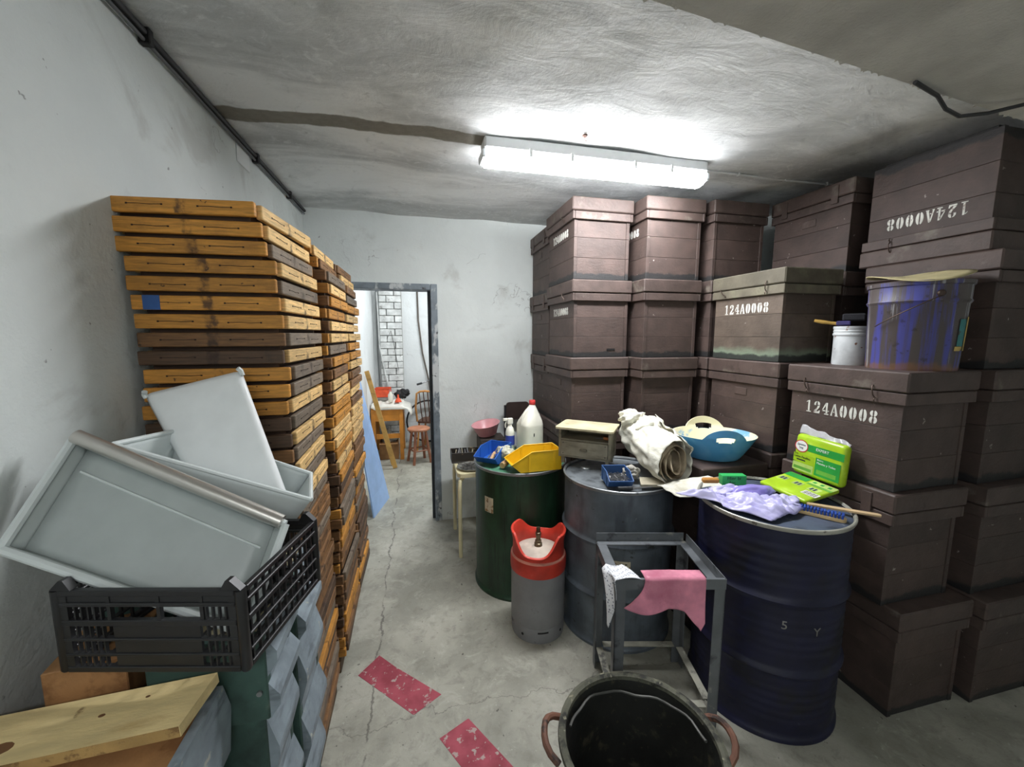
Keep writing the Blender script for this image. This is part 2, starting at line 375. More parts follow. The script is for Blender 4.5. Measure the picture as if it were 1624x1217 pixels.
def hive_meshes():
    t = .022; hz = [(.0, .1365), (.137, .2635), (.264, .42)]
    g = .0006
    for mk, mat in (('n', M_hive), ('g', M_hiveg)):
        for k, (a, b) in enumerate(hz):
            HV[mk, 'L', k] = MB().box(-BW/2, -BW/2+t, -BD/2, BD/2, a+g, b, .0013).mesh('plank', mat)
            HV[mk, 'R', k] = MB().box(BW/2-t, BW/2, -BD/2, BD/2, a+g, b, .0013).mesh('plank', mat)
            HV[mk, 'F', k] = MB().box(-BW/2+t+g, BW/2-t-g, -BD/2+.004, -BD/2+t+.004, a+g, b, .0013).mesh('plank', mat)
            HV[mk, 'B', k] = MB().box(-BW/2+t+g, BW/2-t-g, BD/2-t-.004, BD/2-.004, a+g, b, .0013).mesh('plank', mat)
    HV['floor'] = MB().box(-BW/2+t+g, BW/2-t-g, -BD/2+t+.006, BD/2-t-.006, .012, .03).mesh('bottom_board', M_hive)
    for mk, mat in (('n', M_lid), ('g', M_lidg)):
        HV[mk, 'lid'] = MB().box(-HW/2, HW/2, -HD/2, HD/2, .425, .508, .006).mesh('lid', mat)
        r = MB()
        r.box(-HW/2+.004, -BW/2-.001, -HD/2+.004, HD/2-.004, .372, .421, .003); r.box(BW/2+.001, HW/2-.004, -HD/2+.004, HD/2-.004, .372, .421, .003)
        r.box(-BW/2, BW/2, -HD/2+.004, -BD/2-.001, .372, .421, .003); r.box(-BW/2, BW/2, BD/2+.001, HD/2-.004, .372, .421, .003)
        HV[mk, 'rim'] = r.mesh('lid_rim', mat)
    h = MB().tube([(0, 0, 0), (-.010, .004, .012), (-.012, .012, .030), (-.006, .020, .046), (0, .022, .050)], .0028, 6)
    h.tube([(0, -.002, .002), (-.008, -.004, -.008), (-.003, -.006, -.016)], .0026, 6)
    HV['hook'] = h.mesh('hook', M_hook, True)
    HV['plate'] = MB().box(-.004, 0, -.045, .045, -.022, .022, .002).mesh('handle_plate', M_lid)
    HV['strap'] = MB().box(-.0045, 0, -.02, .02, -.05, .05, .0015).mesh('hinge_strap', M_lid)
    HV['cleat'] = MB().box(-.02, .02, -HD/2+.05, HD/2-.05, -.018, 0, .003).mesh('foot_cleat', M('tarred_wood', (36, 36, 37), .7, var=.2))
    HV['slot'] = MB().box(-.03, .03, -.003, 0, 0, .012).mesh('entrance_slot', M('entrance_shadow', (14, 13, 13), .9))
    HV['text'] = side_map(stencil('124A0008', .058, .33), .165, .275, -BW/2-.0003).mesh('stencil_lettering', M_sten)
    HV['textfine'] = side_map(stencil('124A0008', .052, .30), .15, .285, -BW/2-.0003).mesh('stencil_lettering', M_sten)
hive_meshes()
def hive(x, y, z, label, rz=0.0, mk='n', text=False, plate=False, hooks=0, strap=False, flip=False, cleats=False, slot=False, group='brown hive boxes stacked on the right', sc=None):
    """x, y: lid's near left corner"""
    t = thing('hive_box', label, 'hive box', (x+HW/2, y+HD/2, z), rz, group)
    if sc: t.scale = sc; t.location = (x+HW/2*sc[0], y+HD/2*sc[1], z)
    if flip: t.rotation_euler = (math.pi, 0, rz); t.location.z = z+.508
    for f in 'LRFB':
        for k in range(3): place('plank', HV[mk, f, k], t)
    place('bottom_board', HV['floor'], t)
    lid = place('lid', HV[mk, 'lid'], t); place('lid_rim', HV[mk, 'rim'], lid)
    if text: place('stencil_lettering', HV['text' if text == 1 else 'textfine'], t)
    if plate: place('handle_plate', HV['plate'], t, (-BW/2-.0003, .0, .32))
    for k in range(hooks): place('hook', HV['hook'], t, (-HW/2-.001, (-.15, .15)[k] if hooks == 2 else -.12, .392), (random.uniform(-.5, .5), 0, 0))
    if strap:
        for yy in (-.16, .16): place('hinge_strap', HV['strap'], t, (-HW/2-.0005, yy, .44))
    if cleats:
        for xx in (-.15, .15): place('foot_cleat', HV['cleat'], t, (xx, 0, 0))
    if slot: place('entrance_slot', HV['slot'], t, (.08, -BD/2+.0035, .045))
    return t
LV = ['lowest', 'second from the floor', 'third from the floor', 'fourth from the floor', 'topmost']
LVN = ['lowest of five', 'second of five up', 'middle of five', 'fourth of five up', 'topmost of five']
rj = lambda a=.012: random.uniform(-a, a)
# back row
for k in range(5):
    hive(1.005+rj(.006), 3.0, k*.503, 'brown hive box against the back wall, %s, behind the corner column' % LVN[k], rj(), plate=True, strap=k > 0, sc=(1, .92, .985))
for k in range(5):
    hive(.99+(0, -.0, 0, .004, -.008)[k], 2.457+(.0, 0, .01, .005, -.006)[k], k*HH,
         ('brown hive box low behind the green drum, lowest in the corner column', 'brown hive box behind the grey drum, its lid edge showing beside the white jug',
          'brown hive box with handle plate, middle of the corner column beside the jug', 'brown hive box stencilled 124A0008, second from top of the corner column',
          'brown hive box stencilled 124A0008 below the lamp end, top of the corner column')[k], rj(.008), text=2 if k > 2 else False, plate=k < 3, hooks=1 if k > 2 else 0, slot=k == 3)
for k in range(5):
    hive(1.44+(0, .002, .0, -.004, -.008)[k], 2.33+(.01, 0, .01, .005, .0)[k], k*HH, 'brown hive box, %s in the middle column of the back row' % LVN[k], rj(.008), text=2 if k == 4 else False, plate=k < 4)
for k in range(5):
    hive(1.90+rj(.004), 2.30, k*HH, 'brown hive box, %s in the back column right of the middle one' % LVN[k], rj(.008), strap=k > 2)
# low column under the blue basin
for k in range(2):
    hive(1.455, 1.745, k*.485, ('brown hive box on the floor between the grey and blue drums', 'brown hive box carrying the light blue basin')[k], (.0, .012)[k], sc=(1, 1, .955))
# column carrying the mossy box
for k in range(4):
    hive(1.90, 1.748+(.0, .0, .0, .004)[k], k*HH, ('brown hive box hidden low behind the blue drum', 'brown hive box behind the basin, second of its column',
         'brown hive box with handle plate directly under the mossy 124A0008 box', 'mossy brown hive box stencilled 124A0008, left of the paint cans')[k], (.0, .0, .015, .01)[k],
         mk='g' if k == 3 else 'n', text=1 if k == 3 else False, plate=k == 2, hooks=2 if k == 3 else 0, sc=(.93, 1, 1) if k == 3 else None)
for k in range(5):
    hive(2.37, 1.80, k*HH, ('brown hive box in the right rear corner, lowest there', 'brown hive box in the right rear corner, second there', 'brown hive box in the right rear corner, third there',
         'brown hive box in the right rear corner, fourth there', 'brown hive box with plate and straps at the top beside the upside-down box')[k], .0 if k < 4 else .01, plate=k == 4, strap=k == 4)
# near columns at the right edge
for k in range(3):
    hive((1.955, 1.905, 1.905)[k], (1.11, 1.155, 1.165)[k], k*HH, ('dark brown hive box on the floor right of the blue drum', 'dark brown hive box beside the blue drum top, middle of three',
         'brown hive box stencilled 124A0008 under the blue paint bucket')[k], (-.01, .0, .02)[k], text=1 if k == 2 else False, hooks=2 if k == 2 else 0, strap=k == 1)
for k in range(5):
    hive((2.405, 2.39, 2.385, 2.38, 2.39)[k], (1.075, 1.12, 1.15, 1.175, 1.22)[k], k*HH, ('dark brown hive box on the floor at the right picture edge', 'dark brown hive box at the right edge, second from the floor',
         'brown hive box at the right edge beside the one under the bucket', 'brown hive box with stencilled 8 showing behind the blue bucket', 'upside-down brown hive box with inverted 124A0008, top right')[k],
         (-.01, .0, .01, -.006, -.01)[k], text=1 if k > 2 else False, hooks=1 if k > 2 else 0, flip=k == 4, cleats=k == 4)
# ------------------------------------------------------------------ stacks of shallow wooden trays
def board_mat(name, col, dark, worn):
    t = NT(name); v = t.vec(); raw = t.vec('Object', False); X, Y, Z = t.sep(raw)[:3]
    g = t.noise(t.vec(st=(1.2, 1.2, 14)), 11, 7, .65, .4)
    c = t.mix(t.ramp(g, .3, .7), lin(tuple(k*.84 for k in col)), lin(tuple(min(255, k*1.08) for k in col)))
    c = t.mix(t.math('MULTIPLY', t.ramp(t.noise(v, 12, 6, .65), .5, .72), worn), c, lin(dark))
    # burnt stripe across the middle of every board
    d = t.math('MAXIMUM', t.math('ABSOLUTE', X), t.math('ABSOLUTE', Y))
    e = t.math('ADD', d, t.math('MULTIPLY_ADD', t.noise(v, 45, 5), .04, -.02))
    st = t.math('MULTIPLY', t.math('SUBTRACT', 1.0, t.ramp(e, .008, .020)), t.ramp(t.noise(v, 30, 4), .38, .6))
    c = t.mix(t.math('MULTIPLY', st, .85), c, lin((54, 34, 22)))
    c = t.mix(t.math('MULTIPLY', t.ramp(t.noise(v, 40, 3), .72, .75), .8), c, lin((40, 26, 18)))
    oi = t.new('ShaderNodeObjectInfo'); k = t.math('MULTIPLY_ADD', oi.outputs['Random'], .36, .80)
    cc = t.new('ShaderNodeCombineColor'); [t.l.new(k, cc.inputs[i]) for i in range(3)]
    c = t.mix(1.0, c, cc.outputs[0], 'MULTIPLY')
    t.bump(g, .35, .003)
    return t.done(c, .6)
M_b = [board_mat('honey_wood', (198, 138, 56), (140, 92, 38), .45), board_mat('pale_wood', (224, 186, 124), (170, 128, 80), .4),
       board_mat('brown_wood', (132, 94, 56), (62, 44, 30), .8), board_mat('weathered_wood', (122, 108, 92), (66, 58, 50), .7), board_mat('dark_wood', (92, 68, 48), (48, 36, 28), .7)]
M_tdark = M('dark_gap_wood', (66, 46, 32), .75, var=.2)  # dark fill that makes the gaps between stacked trays read dark
M_groove = M('burnt_groove', (48, 30, 18), .8)
TW, TD, TB, TP = .395, .47, .042, .0548
TM = {}
for i, m in enumerate(M_b):
    TM['x', i] = MB().box(-TW/2, TW/2, -.009, .009, -TB/2, TB/2, .0025).mesh('board', m)
    TM['y', i] = MB().box(-.009, .009, -TD/2+.032, TD/2-.032, -TB/2, TB/2, .0025).mesh('board', m)
def groove(axis):
    mb = MB()
    for s in (1,):
        c = 0.0; pts = [(c-.045, 0), (c-.015, .0008), (c+.015, -.0008), (c+.045, .0006)]
        for (a, za), (b, zb) in zip(pts[:-1], pts[1:]):
            mb.add([(a, -.0006, za-.0008), (b, -.0006, zb-.0008), (b, -.0006, zb+.0008), (a, -.0006, za+.0008), (a, .001, za-.0008), (b, .001, zb-.0008), (b, .001, zb+.0008), (a, .001, za+.0008)],
                   [(0, 1, 2, 3), (7, 6, 5, 4), (0, 4, 5, 1), (3, 2, 6, 7)])
        for q in (c-.045, c+.045): mb.box(q-.0025, q+.0025, -.0006, .001, -.0022, .0022)
    if axis == 'y': mb.v = [(-y, x, z) for x, y, z in mb.v]
    return mb.mesh('groove', M_groove)
TM['gx'] = groove('x'); TM['gy'] = groove('y')
TM['bed'] = MB().box(-TW/2+.024, TW/2-.022, -TD/2+.026, TD/2-.024, -TB/2-.0125, TB/2+.0002).mesh('slatted_bed', M_tdark)
TM['tape'] = MB().box(-.022, .022, -.0008, .001, -TB/2, TB/2).mesh('blue_tape', M('blue_tape', (52, 96, 160), .5))
ORD = ['first', 'second', 'third', 'fourth', 'fifth', 'sixth', 'seventh', 'eighth', 'ninth', 'tenth', 'eleventh', 'twelfth', 'thirteenth', 'fourteenth', 'fifteenth', 'sixteenth', 'seventeenth', 'eighteenth', 'nineteenth', 'twentieth',
       'twenty-first', 'twenty-second', 'twenty-third', 'twenty-fourth', 'twenty-fifth', 'twenty-sixth', 'twenty-seventh', 'twenty-eighth', 'twenty-ninth', 'thirtieth', 'thirty-first', 'thirty-second', 'thirty-third', 'thirty-fourth', 'thirty-fifth', 'thirty-sixth', 'thirty-seventh', 'thirty-eighth', 'thirty-ninth']
ADJ = ['honey-coloured', 'pale', 'brown', 'weathered grey', 'dark']
def tray(x, y, z, rz, kf, ks, label, group, gf, gs, tape=False, tilt=0.0):
    t = thing('hive_tray', label, 'wooden tray', (x, y, z), rz, group); t.rotation_euler = (0, tilt, rz)
    zc = TB/2+.0125
    b = place('board', TM['x', kf], t, (0, -TD/2+.009, zc))
    if gf:
        for q in (-.092, .092): place('groove', TM['gx'], b, (q, -.0092, rj(.003)))
    if tape: place('blue_tape', TM['tape'], b, (-.145, -.0092, 0))
    place('board', TM['x', kf], t, (0, TD/2-.009, zc))
    b = place('board', TM['y', ks], t, (TW/2-.002, .004, zc))
    if gs:
        for q in (-.092, .092): place('groove', TM['gy'], b, (.0092, q, rj(.003)))
    place('board', TM['y', ks], t, (-TW/2+.012, .004, zc))
    place('slatted_bed', TM['bed'], t, (0, 0, zc))
    return t
frontk = [0, 0, 0, 0, 0, 0, 0, 2, 4, 0, 0, 0, 4, 4, 2, 4, 4]        # colours of the fronts from the top down
sidek = [1, 1, 3, 1, 3, 1, 1, 3, 1, 3, 3, 1, 3, 1, 3, 1, 3, 1, 3, 1, 1, 0, 3, 0, 0, 2, 0, 0, 2, 0, 0, 2, 2, 2, 4, 2, 2]
topoff = [(-.022, -.010, -.10), (-.024, -.004, -.05), (-.016, -.002, -.05), (.002, -.004, -.03), (0, -.002, -.035), (.004, .002, -.03), (.008, -.002, -.02), (.009, 0, -.02), (.004, .004, -.03), (.012, 0, .0)]
pal_h = .085
NT1 = 36
for i in range(NT1):
    k = NT1-1-i      # i = 0 on top
    dx, dy, rz = topoff[i] if i < len(topoff) else (rj(.007)+.008, rj(.006), rj(.02))
    kf = frontk[i] if i < len(frontk) else random.choice([2, 4, 4, 2]); ks = sidek[i % len(sidek)] if i < 19 else random.choice([2, 2, 4, 3, 0, 2])
    lb = '%s shallow wooden tray, %s from the top in the near stack' % (ADJ[kf], ORD[i])
    if i == 5: lb = 'honey-coloured shallow wooden tray with blue tape in the near stack'
    if i == 0: lb = 'honey-coloured shallow wooden tray topping the near stack, turned slightly'
    tray(-.605+dx, 1.395+TD/2+dy, pal_h+.012+k*TP, rz, kf, ks, lb, 'shallow trays of the near stack', i < 14, i < 26, i == 5, 0.0)
for sidx, (yc, xc, n, nm) in enumerate(((1.912+TD/2, -.572, 36, 'middle stack'), (2.435+TD/2, -.580, 36, 'rear stack'))):
    for i in range(n):
        k = n-1-i
        dx, dy, rz = rj(.009), rj(.006), rj(.025)
        if i < 2: dx -= .028
        if sidx == 0 and i == 0: dx -= .02
        kf = random.choice([2, 2, 4, 0]); ks = random.choice([1, 3, 0, 1, 2, 0] if i < 20 else [2, 2, 4, 3, 0, 2])
        tray(xc+dx, yc+dy, pal_h+.012+k*TP, rz, kf, ks, '%s shallow wooden tray, %s from the top in the %s' % (ADJ[ks], ORD[i], nm), 'shallow trays of the %s' % nm, i < 8, i < 20)
M_pal = M('pallet_wood', (96, 78, 58), .8, var=.2, bump=(.4, 30))
for sidx, (yc, nm) in enumerate(((1.395+TD/2, 'near'), (1.912+TD/2, 'middle'), (2.435+TD/2, 'rear'))):
    t = thing('pallet', 'low wooden pallet under the %s tray stack' % nm, 'pallet', (-.59, yc, 0))
    for q in (-.15, 0, .15): MB().box(q-.03, q+.03, -TD/2+.03, TD/2-.03, 0, .06, .004).build('bearer', M_pal, t)
    for q in range(4): MB().box(-.18, .18, -TD/2+.035+q*.112, -TD/2+.10+q*.112, .0605, pal_h, .003).build('slat', M_pal, t)
# ------------------------------------------------------------------ lettering helper
def text_mesh(txt, size, mat, depth=.0004, align='CENTER'):
    cu = bpy.data.curves.new('lettering', 'FONT'); cu.body = txt; cu.size = size; cu.extrude = depth; cu.align_x = align; cu.align_y = 'CENTER'; cu.resolution_u = 3
    o = bpy.data.objects.new('lettering', cu); COL.objects.link(o)
    dg = bpy.context.evaluated_depsgraph_get(); me = bpy.data.meshes.new_from_object(o.evaluated_get(dg)); me.name = 'lettering'
    bpy.data.objects.remove(o); bpy.data.curves.remove(cu); me.materials.clear(); me.materials.append(mat)
    return me
def hsh(a, b=0.0): 
    v = math.sin(a*127.1+b*311.7)*43758.5453; return v-math.floor(v)
def vnoise(x, y):
    xi, yi = math.floor(x), math.floor(y); fx, fy = x-xi, y-yi; fx = fx*fx*(3-2*fx); fy = fy*fy*(3-2*fy)
    a = hsh(xi, yi)*(1-fx)+hsh(xi+1, yi)*fx; b = hsh(xi, yi+1)*(1-fx)+hsh(xi+1, yi+1)*fx
    return a*(1-fy)+b*fy-.5
# ------------------------------------------------------------------ drums
def drum(loc, r, h, mb_, mr, ml, label, ribs=(.33, .66), fine=False, rz=0.0):
    t = thing('steel_drum', label, 'drum', loc, rz)
    p = [(r*.5, .012), (r*.975, .012), (r*.985, 0), (r, .0), (r, .014), (r*.985, .02)]
    z = .03
    rb = [h*k for k in ribs]
    n = 90
    for i in range(n+1):
        zz = .03+(h-.05)*i/n; d = 0.0
        for q in rb: d += .014*math.exp(-((zz-q)/.012)**2)
        if fine:
            for (a, b) in ((.72, .93), (.40, .60), (.08, .27)):
                if h*a < zz < h*b: d += .0013*math.sin((zz-h*a)/(h*(b-a))*2*math.pi*5)
        p.append((r*.968+d, zz))
    p += [(r*.97, h-.012)]
    MB().lathe(p, 64).build('body', mb_, t, True)
    rim = [(r*.955, h-.016), (r*.99, h-.018), (r*1.0, h-.010), (r*.998, h-.002), (r*.985, h), (r*.965, h-.002), (r*.955, h-.010)]
    MB().lathe(rim, 64).build('rim', mr, t, True)
    lid = MB().lathe([(0.0001, h-.016), (r*.80, h-.016), (r*.86, h-.013), (r*.955, h-.0165)], 64).build('lid', ml, t, True)
    MB().lathe([(0.0001, h-.004), (.026, h-.004), (.030, h-.008), (.030, h-.016)], 20, Matrix.Translation((r*.62*math.cos(2.4), r*.62*math.sin(2.4), 0))).build('bung', mr, t, True)
    return t
M_blue = M('navy_drum_paint', (17, 19, 50), .5, layers=[((80, 84, 98), 40, .70, .76, (1, 1, 1), .7), ((16, 16, 26), 6, .5, .7)], bump=(.12, 25), var=.15)
M_green = M('green_drum_paint', (36, 70, 48), .42, layers=[((24, 44, 32), 7, .42, .62, (2.2, 2.2, .35), .8), ((84, 128, 100), 5, .62, .74, (1, 1, 1), .7), ((18, 26, 20), 16, .60, .66, (3, 3, .12), .8)], bump=(.12, 25))
M_grey = M('grey_drum_paint', (104, 113, 122), .40, layers=[((74, 80, 88), 6, .5, .68, (2, 2, .5), .7), ((54, 56, 44), 14, .64, .70, (1, 1, 2), .8), ((168, 172, 174), 30, .68, .74, (1, 1, 1), .6)], bump=(.12, 25), metal=.25)
M_rimw = M('worn_rim', (176, 174, 164), .45, layers=[((84, 78, 66), 30, .58, .66, (1, 1, 1), .8)], metal=.3)
M_rimg = M('steel_rim', (150, 154, 156), .35, layers=[((86, 88, 90), 18, .56, .66)], metal=.6)
M_lidgreen = M('green_lid_paint', (86, 142, 112), .45, layers=[((56, 90, 70), 9, .52, .66), ((150, 176, 160), 20, .66, .74)])
M_lidblue = M('blue_lid_paint', (74, 84, 102), .5, layers=[((120, 126, 134), 26, .64, .72), ((48, 54, 68), 8, .52, .68)])
M_lidgrey = M('grey_lid_paint', (132, 138, 142), .4, layers=[((80, 84, 88), 10, .52, .68)], metal=.4)
dblue = drum((1.562, 1.42, 0), .305, .933, M_blue, M_rimw, M_lidblue, 'dark navy steel drum with off-white rim, nearest the viewer', fine=True)
dgreen = drum((.668, 2.548, 0), .314, .843, M_green, M_rimg, M_lidgreen, 'dark green steel drum with streaked paint beside the gas bottle', ribs=())
dgrey = drum((1.118, 2.022, 0), .314, .892, M_grey, M_rimg, M_lidgrey, 'grey steel drum with ribs behind the metal frame')
def on_drum(t, r, a0, a1, z0, z1, name, mat, lift=.0012):
    n = 6
    return MB().grid(lambda u, v: ((r+lift)*math.cos(R(a0+(a1-a0)*u)), (r+lift)*math.sin(R(a0+(a1-a0)*u)), z0+(z1-z0)*v), n, 1).build(name, mat, t)
M_paper = M('stained_paper', (205, 196, 172), .8, layers=[((150, 118, 76), 30, .52, .62), ((96, 84, 66), 60, .60, .66)])
on_drum(dgreen, .314*.968, 208, 222, .56, .66, 'paper_label', M_paper)
gl = on_drum(dgrey, .314*.968+.0, 226, 256, .455, .515, 'data_label', M_paper)
M_ink = M('black_ink', (38, 38, 40), .7)
for j, zz in enumerate((.468, .482, .496)):
    for q in range(7):
        if (j*7+q) % 5 == 3: continue
        a = 229+q*3.6; on_drum(dgrey, .314*.968, a, a+(2.2 if (q+j) % 3 else 1.2), zz, zz+.006, 'label_print', M_ink, .0018)
for (a, z, tx) in ((238, .52, '5'), (262, .50, 'Y')):
    me = text_mesh(tx, .05, M('chalk_mark', (150, 148, 142), .9)); rr = .305*.968+.0015
    place('chalk_mark', me, dblue, (rr*math.cos(R(a)), rr*math.sin(R(a)), z), (R(90), 0, R(a+90)))
# ------------------------------------------------------------------ gas bottle
M_gasgrey = M('gas_grey', (138, 138, 140), .5, layers=[((104, 104, 104), 18, .62, .7, (1, 1, 1), .5)], var=.06)
M_gasred = M('gas_red_plastic', (206, 62, 46), .45, var=.10, layers=[((226, 128, 108), 9, .60, .74, (1, 1, 1), .6)])
M_gasbase = M('gas_top_cream', (196, 186, 172), .6)
M_brass = M('dull_brass', (96, 88, 70), .35, metal=.8)
M_black = M('black_hole', (16, 16, 17), .7, var=.02)
g = thing('gas_bottle', 'grey gas bottle with red plastic collar in front of the green drum', 'gas bottle', (.642, 2.036, 0))
r = .153
MB().lathe([(.02, .03), (r*.86, .03), (r*.9, .002), (r*.97, .0), (r*.985, .03), (r*.985, .075), (r*.97, .082), (r, .09), (r, .375), (r*.995, .385)], 56).build('body', M_gasgrey, g, True)
MB().lathe([(r*.99, .376), (r*1.02, .38), (r*1.03, .40), (r*1.03, .445), (r*1.02, .456), (r*.97, .462)], 56).build('band', M_gasred, g, True)
MB().lathe([(r*1.015, .4525), (r*1.0, .463), (r*.95, .468), (r*.93, .466)], 56).build('band_edge', M('faded_red', (222, 150, 132), .6), g, True)
MB().lathe([(.0001, .492), (.03, .492), (.09, .486), (r*.92, .462)], 40).build('dome', M_gasbase, g, True)
fa = math.atan2(-2.036, -.642)
def collar(u, v):
    a = 2*math.pi*u; d = abs(math.cos(a-fa+.12))                 # 1 towards / away from the viewer
    k = max(0.0, (d-.55)/.45); k = k*k*(3-2*k)
    top = .598-.105*k if math.cos(a-fa+.12) > 0 else .598-.075*k
    rr = r*(.96-.08*v+.06*v*v)+(.012*math.sin(math.pi*v*.5)**8)
    return (rr*math.cos(a), rr*math.sin(a), .46+(top-.46)*v)
co = MB().grid(collar, 72, 8).build('collar', M_gasred, g, 'all'); solid(co, .014); bv = co.modifiers.new('round', 'BEVEL'); bv.width = .005; bv.segments = 2; bv.limit_method = 'ANGLE'
MB().lathe([(.0001, .60), (.010, .60), (.012, .594), (.012, .572), (.016, .570), (.016, .552), (.013, .548), (.013, .528), (.018, .524), (.018, .51), (.022, .508), (.024, .49)], 20).build('valve', M_brass, g, True)
for k in range(8):
    a = fa+R(k*45+12)
    if k % 2: MB().lathe([(.0001, .0015), (.0075, .0015), (.0075, -.002)], 12, Matrix.Translation((r*.9865*math.cos(a), r*.9865*math.sin(a), .042)) @ Matrix.Rotation(a, 4, 'Z') @ Matrix.Rotation(R(90), 4, 'Y')).build('vent_hole', M_black, g)
    else: MB().grid(lambda u, v: ((r*.9875)*math.cos(a+(u-.5)*.40), (r*.9875)*math.sin(a+(u-.5)*.40), .060+.010*v), 6, 1).build('vent_slot', M_black, g)
# ------------------------------------------------------------------ metal frame with cloths
M_iron = M('grey_painted_angle_iron', (112, 116, 120), .42, layers=[((190, 188, 172), 12, .62, .72, (1, 1, 1), .55), ((70, 72, 76), 9, .58, .7)], metal=.3, var=.08)
fr = thing('metal_frame', 'grey angle iron frame stand between the gas bottle and navy drum', 'metal stand', (.755, 1.352, 0), R(-13.4))
FW, FD, FH, FL = .445, .375, .705, .042
def ang_leg(x, y, sx, sy):
    mb = MB(); mb.box(min(x, x+sx*FL), max(x, x+sx*FL), min(y, y+sy*.005), max(y, y+sy*.005), 0, FH-.046); mb.box(min(x, x+sx*.005), max(x, x+sx*.005), min(y, y+sy*FL), max(y, y+sy*FL), 0, FH-.046)
    return mb
for (x, y, sx, sy) in ((0, 0, 1, 1), (FW, 0, -1, 1), (0, FD, 1, -1), (FW, FD, -1, -1)): ang_leg(x, y, sx, sy).build('leg', M_iron, fr)
zt = FH-.045
MB().box(0, FW, -.004, .001, zt, FH-.001).box(0, FW, .0012, FL*.25, zt+.038, FH-.003).build('front_rail', M_iron, fr)
MB().box(0, FW-.012, FD-.004, FD, zt, FH).box(.004, FW-.006, FD-FL, FD-.0045, zt, zt+.005).build('back_rail', M_iron, fr)
MB().box(FW-.004, FW, .004, FD-.012, zt, FH).box(FW-FL, FW-.0045, .012, FD-FL-.001, zt, zt+.005).build('side_rail', M_iron, fr)
MB().box(0, FL, .012, FD-FL-.001, zt, zt+.005).box(0, .004, .004, FD-.006, zt-.04, zt-.0005).build('side_rail', M_iron, fr)
M_ironl = M('worn_light_iron', (168, 166, 152), .5, layers=[((100, 100, 96), 14, .56, .68)], metal=.2)
zb = .115
MB().box(FL+.002, FW-FL-.002, FD-FL*.9, FD-.006, zb, zb+.005).build('lower_rail', M_ironl, fr)
MB().box(FW-FL*.9, FW-.006, FL+.002, FD-FL-.002, zb, zb+.005).build('lower_rail', M_ironl, fr)
MB().box(.006, FL*.9, FL+.002, FD-FL-.002, zb, zb+.005).build('lower_rail', M_ironl, fr)
MB().box(FL+.002, FW-FL-.002, .006, FL*.9, zb, zb+.005).build('lower_rail', M_ironl, fr)
M_pink = M('pink_cloth', (228, 146, 168), .9, layers=[((186, 104, 128), 7, .45, .68), ((238, 186, 200), 12, .62, .75)], bump=(.3, 200, .002))
FM = fr.matrix_world.copy(); FM = Matrix.Translation(fr.location) @ Matrix.Rotation(R(-13.4), 4, 'Z')
def pinkfn(u, v):
    x = .115+.245*u; L = .115+.03*u+(.075*max(0, (u-.72)/.28) if u < .93 else .075-.6*(u-.93))+.012*math.sin(u*9)
    if v < .22: y = .06*(1-v/.22)-.008; z = FH+.004
    else:
        q = (v-.22)/.78; y = -.009-.006*math.sin(q*2.5+u*11)*q-.006*q; z = FH+.002-L*q
        x -= .085*q*q*(1-u)**1.5
        if u < .5: y -= .030*q*math.sin(math.pi*min(1, u*2))
    return (x, y, z+.003*vnoise(u*8, v*8))
pc = MB().grid(pinkfn, 36, 24); pc.v = [tuple(FM @ Vector(p)) for p in pc.v]
solid(tag(pc.build('pink_cloth', M_pink, None, 'all'), 'pink cleaning cloth hung over the metal frame', 'cloth'), .0025, 0)
def dotmat():
    t = NT('white_printed_cloth'); v = t.vec(rnd=False)
    vo = t.new('ShaderNodeTexVoronoi'); t.l.new(v, vo.inputs['Vector']); vo.inputs['Scale'].default_value = 85; vo.inputs['Randomness'].default_value = .35
    c = t.mix(t.math('LESS_THAN', vo.outputs['Distance'], .30), lin((226, 228, 232)), lin((120, 124, 140)))
    return t.done(c, .9)
def whitefn(u, v):
    # a rag pushed over the left rail and hanging outside
    x = -.008+.105*(1-v/.45)*(1-.3*u) if v < .45 else -.010-.014*math.sin(v*7+u*5)
    if v < .45: z = FH+.006-.036*u+.006*math.sin(u*3+v*9); y = -.012+.16*u
    else:
        q = (v-.45)/.55; z = FH-.005-.036*u-.225*q*(.5+.5*(1-u)); y = -.012+.03*q+.16*u*(1-.75*q)
    return (x, y, z)
wc = MB().grid(whitefn, 20, 30); wc.v = [tuple(FM @ Vector(p)) for p in wc.v]
solid(tag(wc.build('white_cloth', dotmat(), None, 'all'), 'white dotted rag hanging at the frame corner', 'cloth'), .002, 0)
# ------------------------------------------------------------------ black mortar tub
M_tub = M('black_rubber', (34, 35, 32), .6, layers=[((92, 88, 70), 14, .57, .70, (1, 1, 1), .6), ((64, 60, 46), 40, .62, .70)], bump=(.4, 40))
M_tubrim = M('crusted_rim', (96, 96, 82), .75, layers=[((44, 44, 40), 20, .46, .62), ((150, 146, 124), 30, .62, .7)], bump=(.5, 60))
tb = thing('mortar_tub', 'black rubber mortar tub with rusty handles in the foreground', 'bucket', (.655, .985, 0))
rt, rbm, ht = .252, .19, .41
MB().lathe([(.0001, 0), (rbm, 0), (rbm+.004, .01), (rt-.012, ht-.03), (rt-.004, ht-.012)], 48).build('body', M_tub, tb, True)
MB().lathe([(rt-.016, ht-.012), (rbm-.004, .018), (.0001, .012)], 48).build('lining', M_tub, tb, True)
MB().lathe([(rt-.018, ht-.016), (rt-.016, ht-.003), (rt-.006, ht+.003), (rt+.006, ht-.002), (rt+.008, ht-.014), (rt, ht-.022)], 48).build('rim', M_tubrim, tb, True)
M_rust = M('rusty_handle', (112, 76, 60), .7, layers=[((54, 42, 38), 20, .5, .62)])
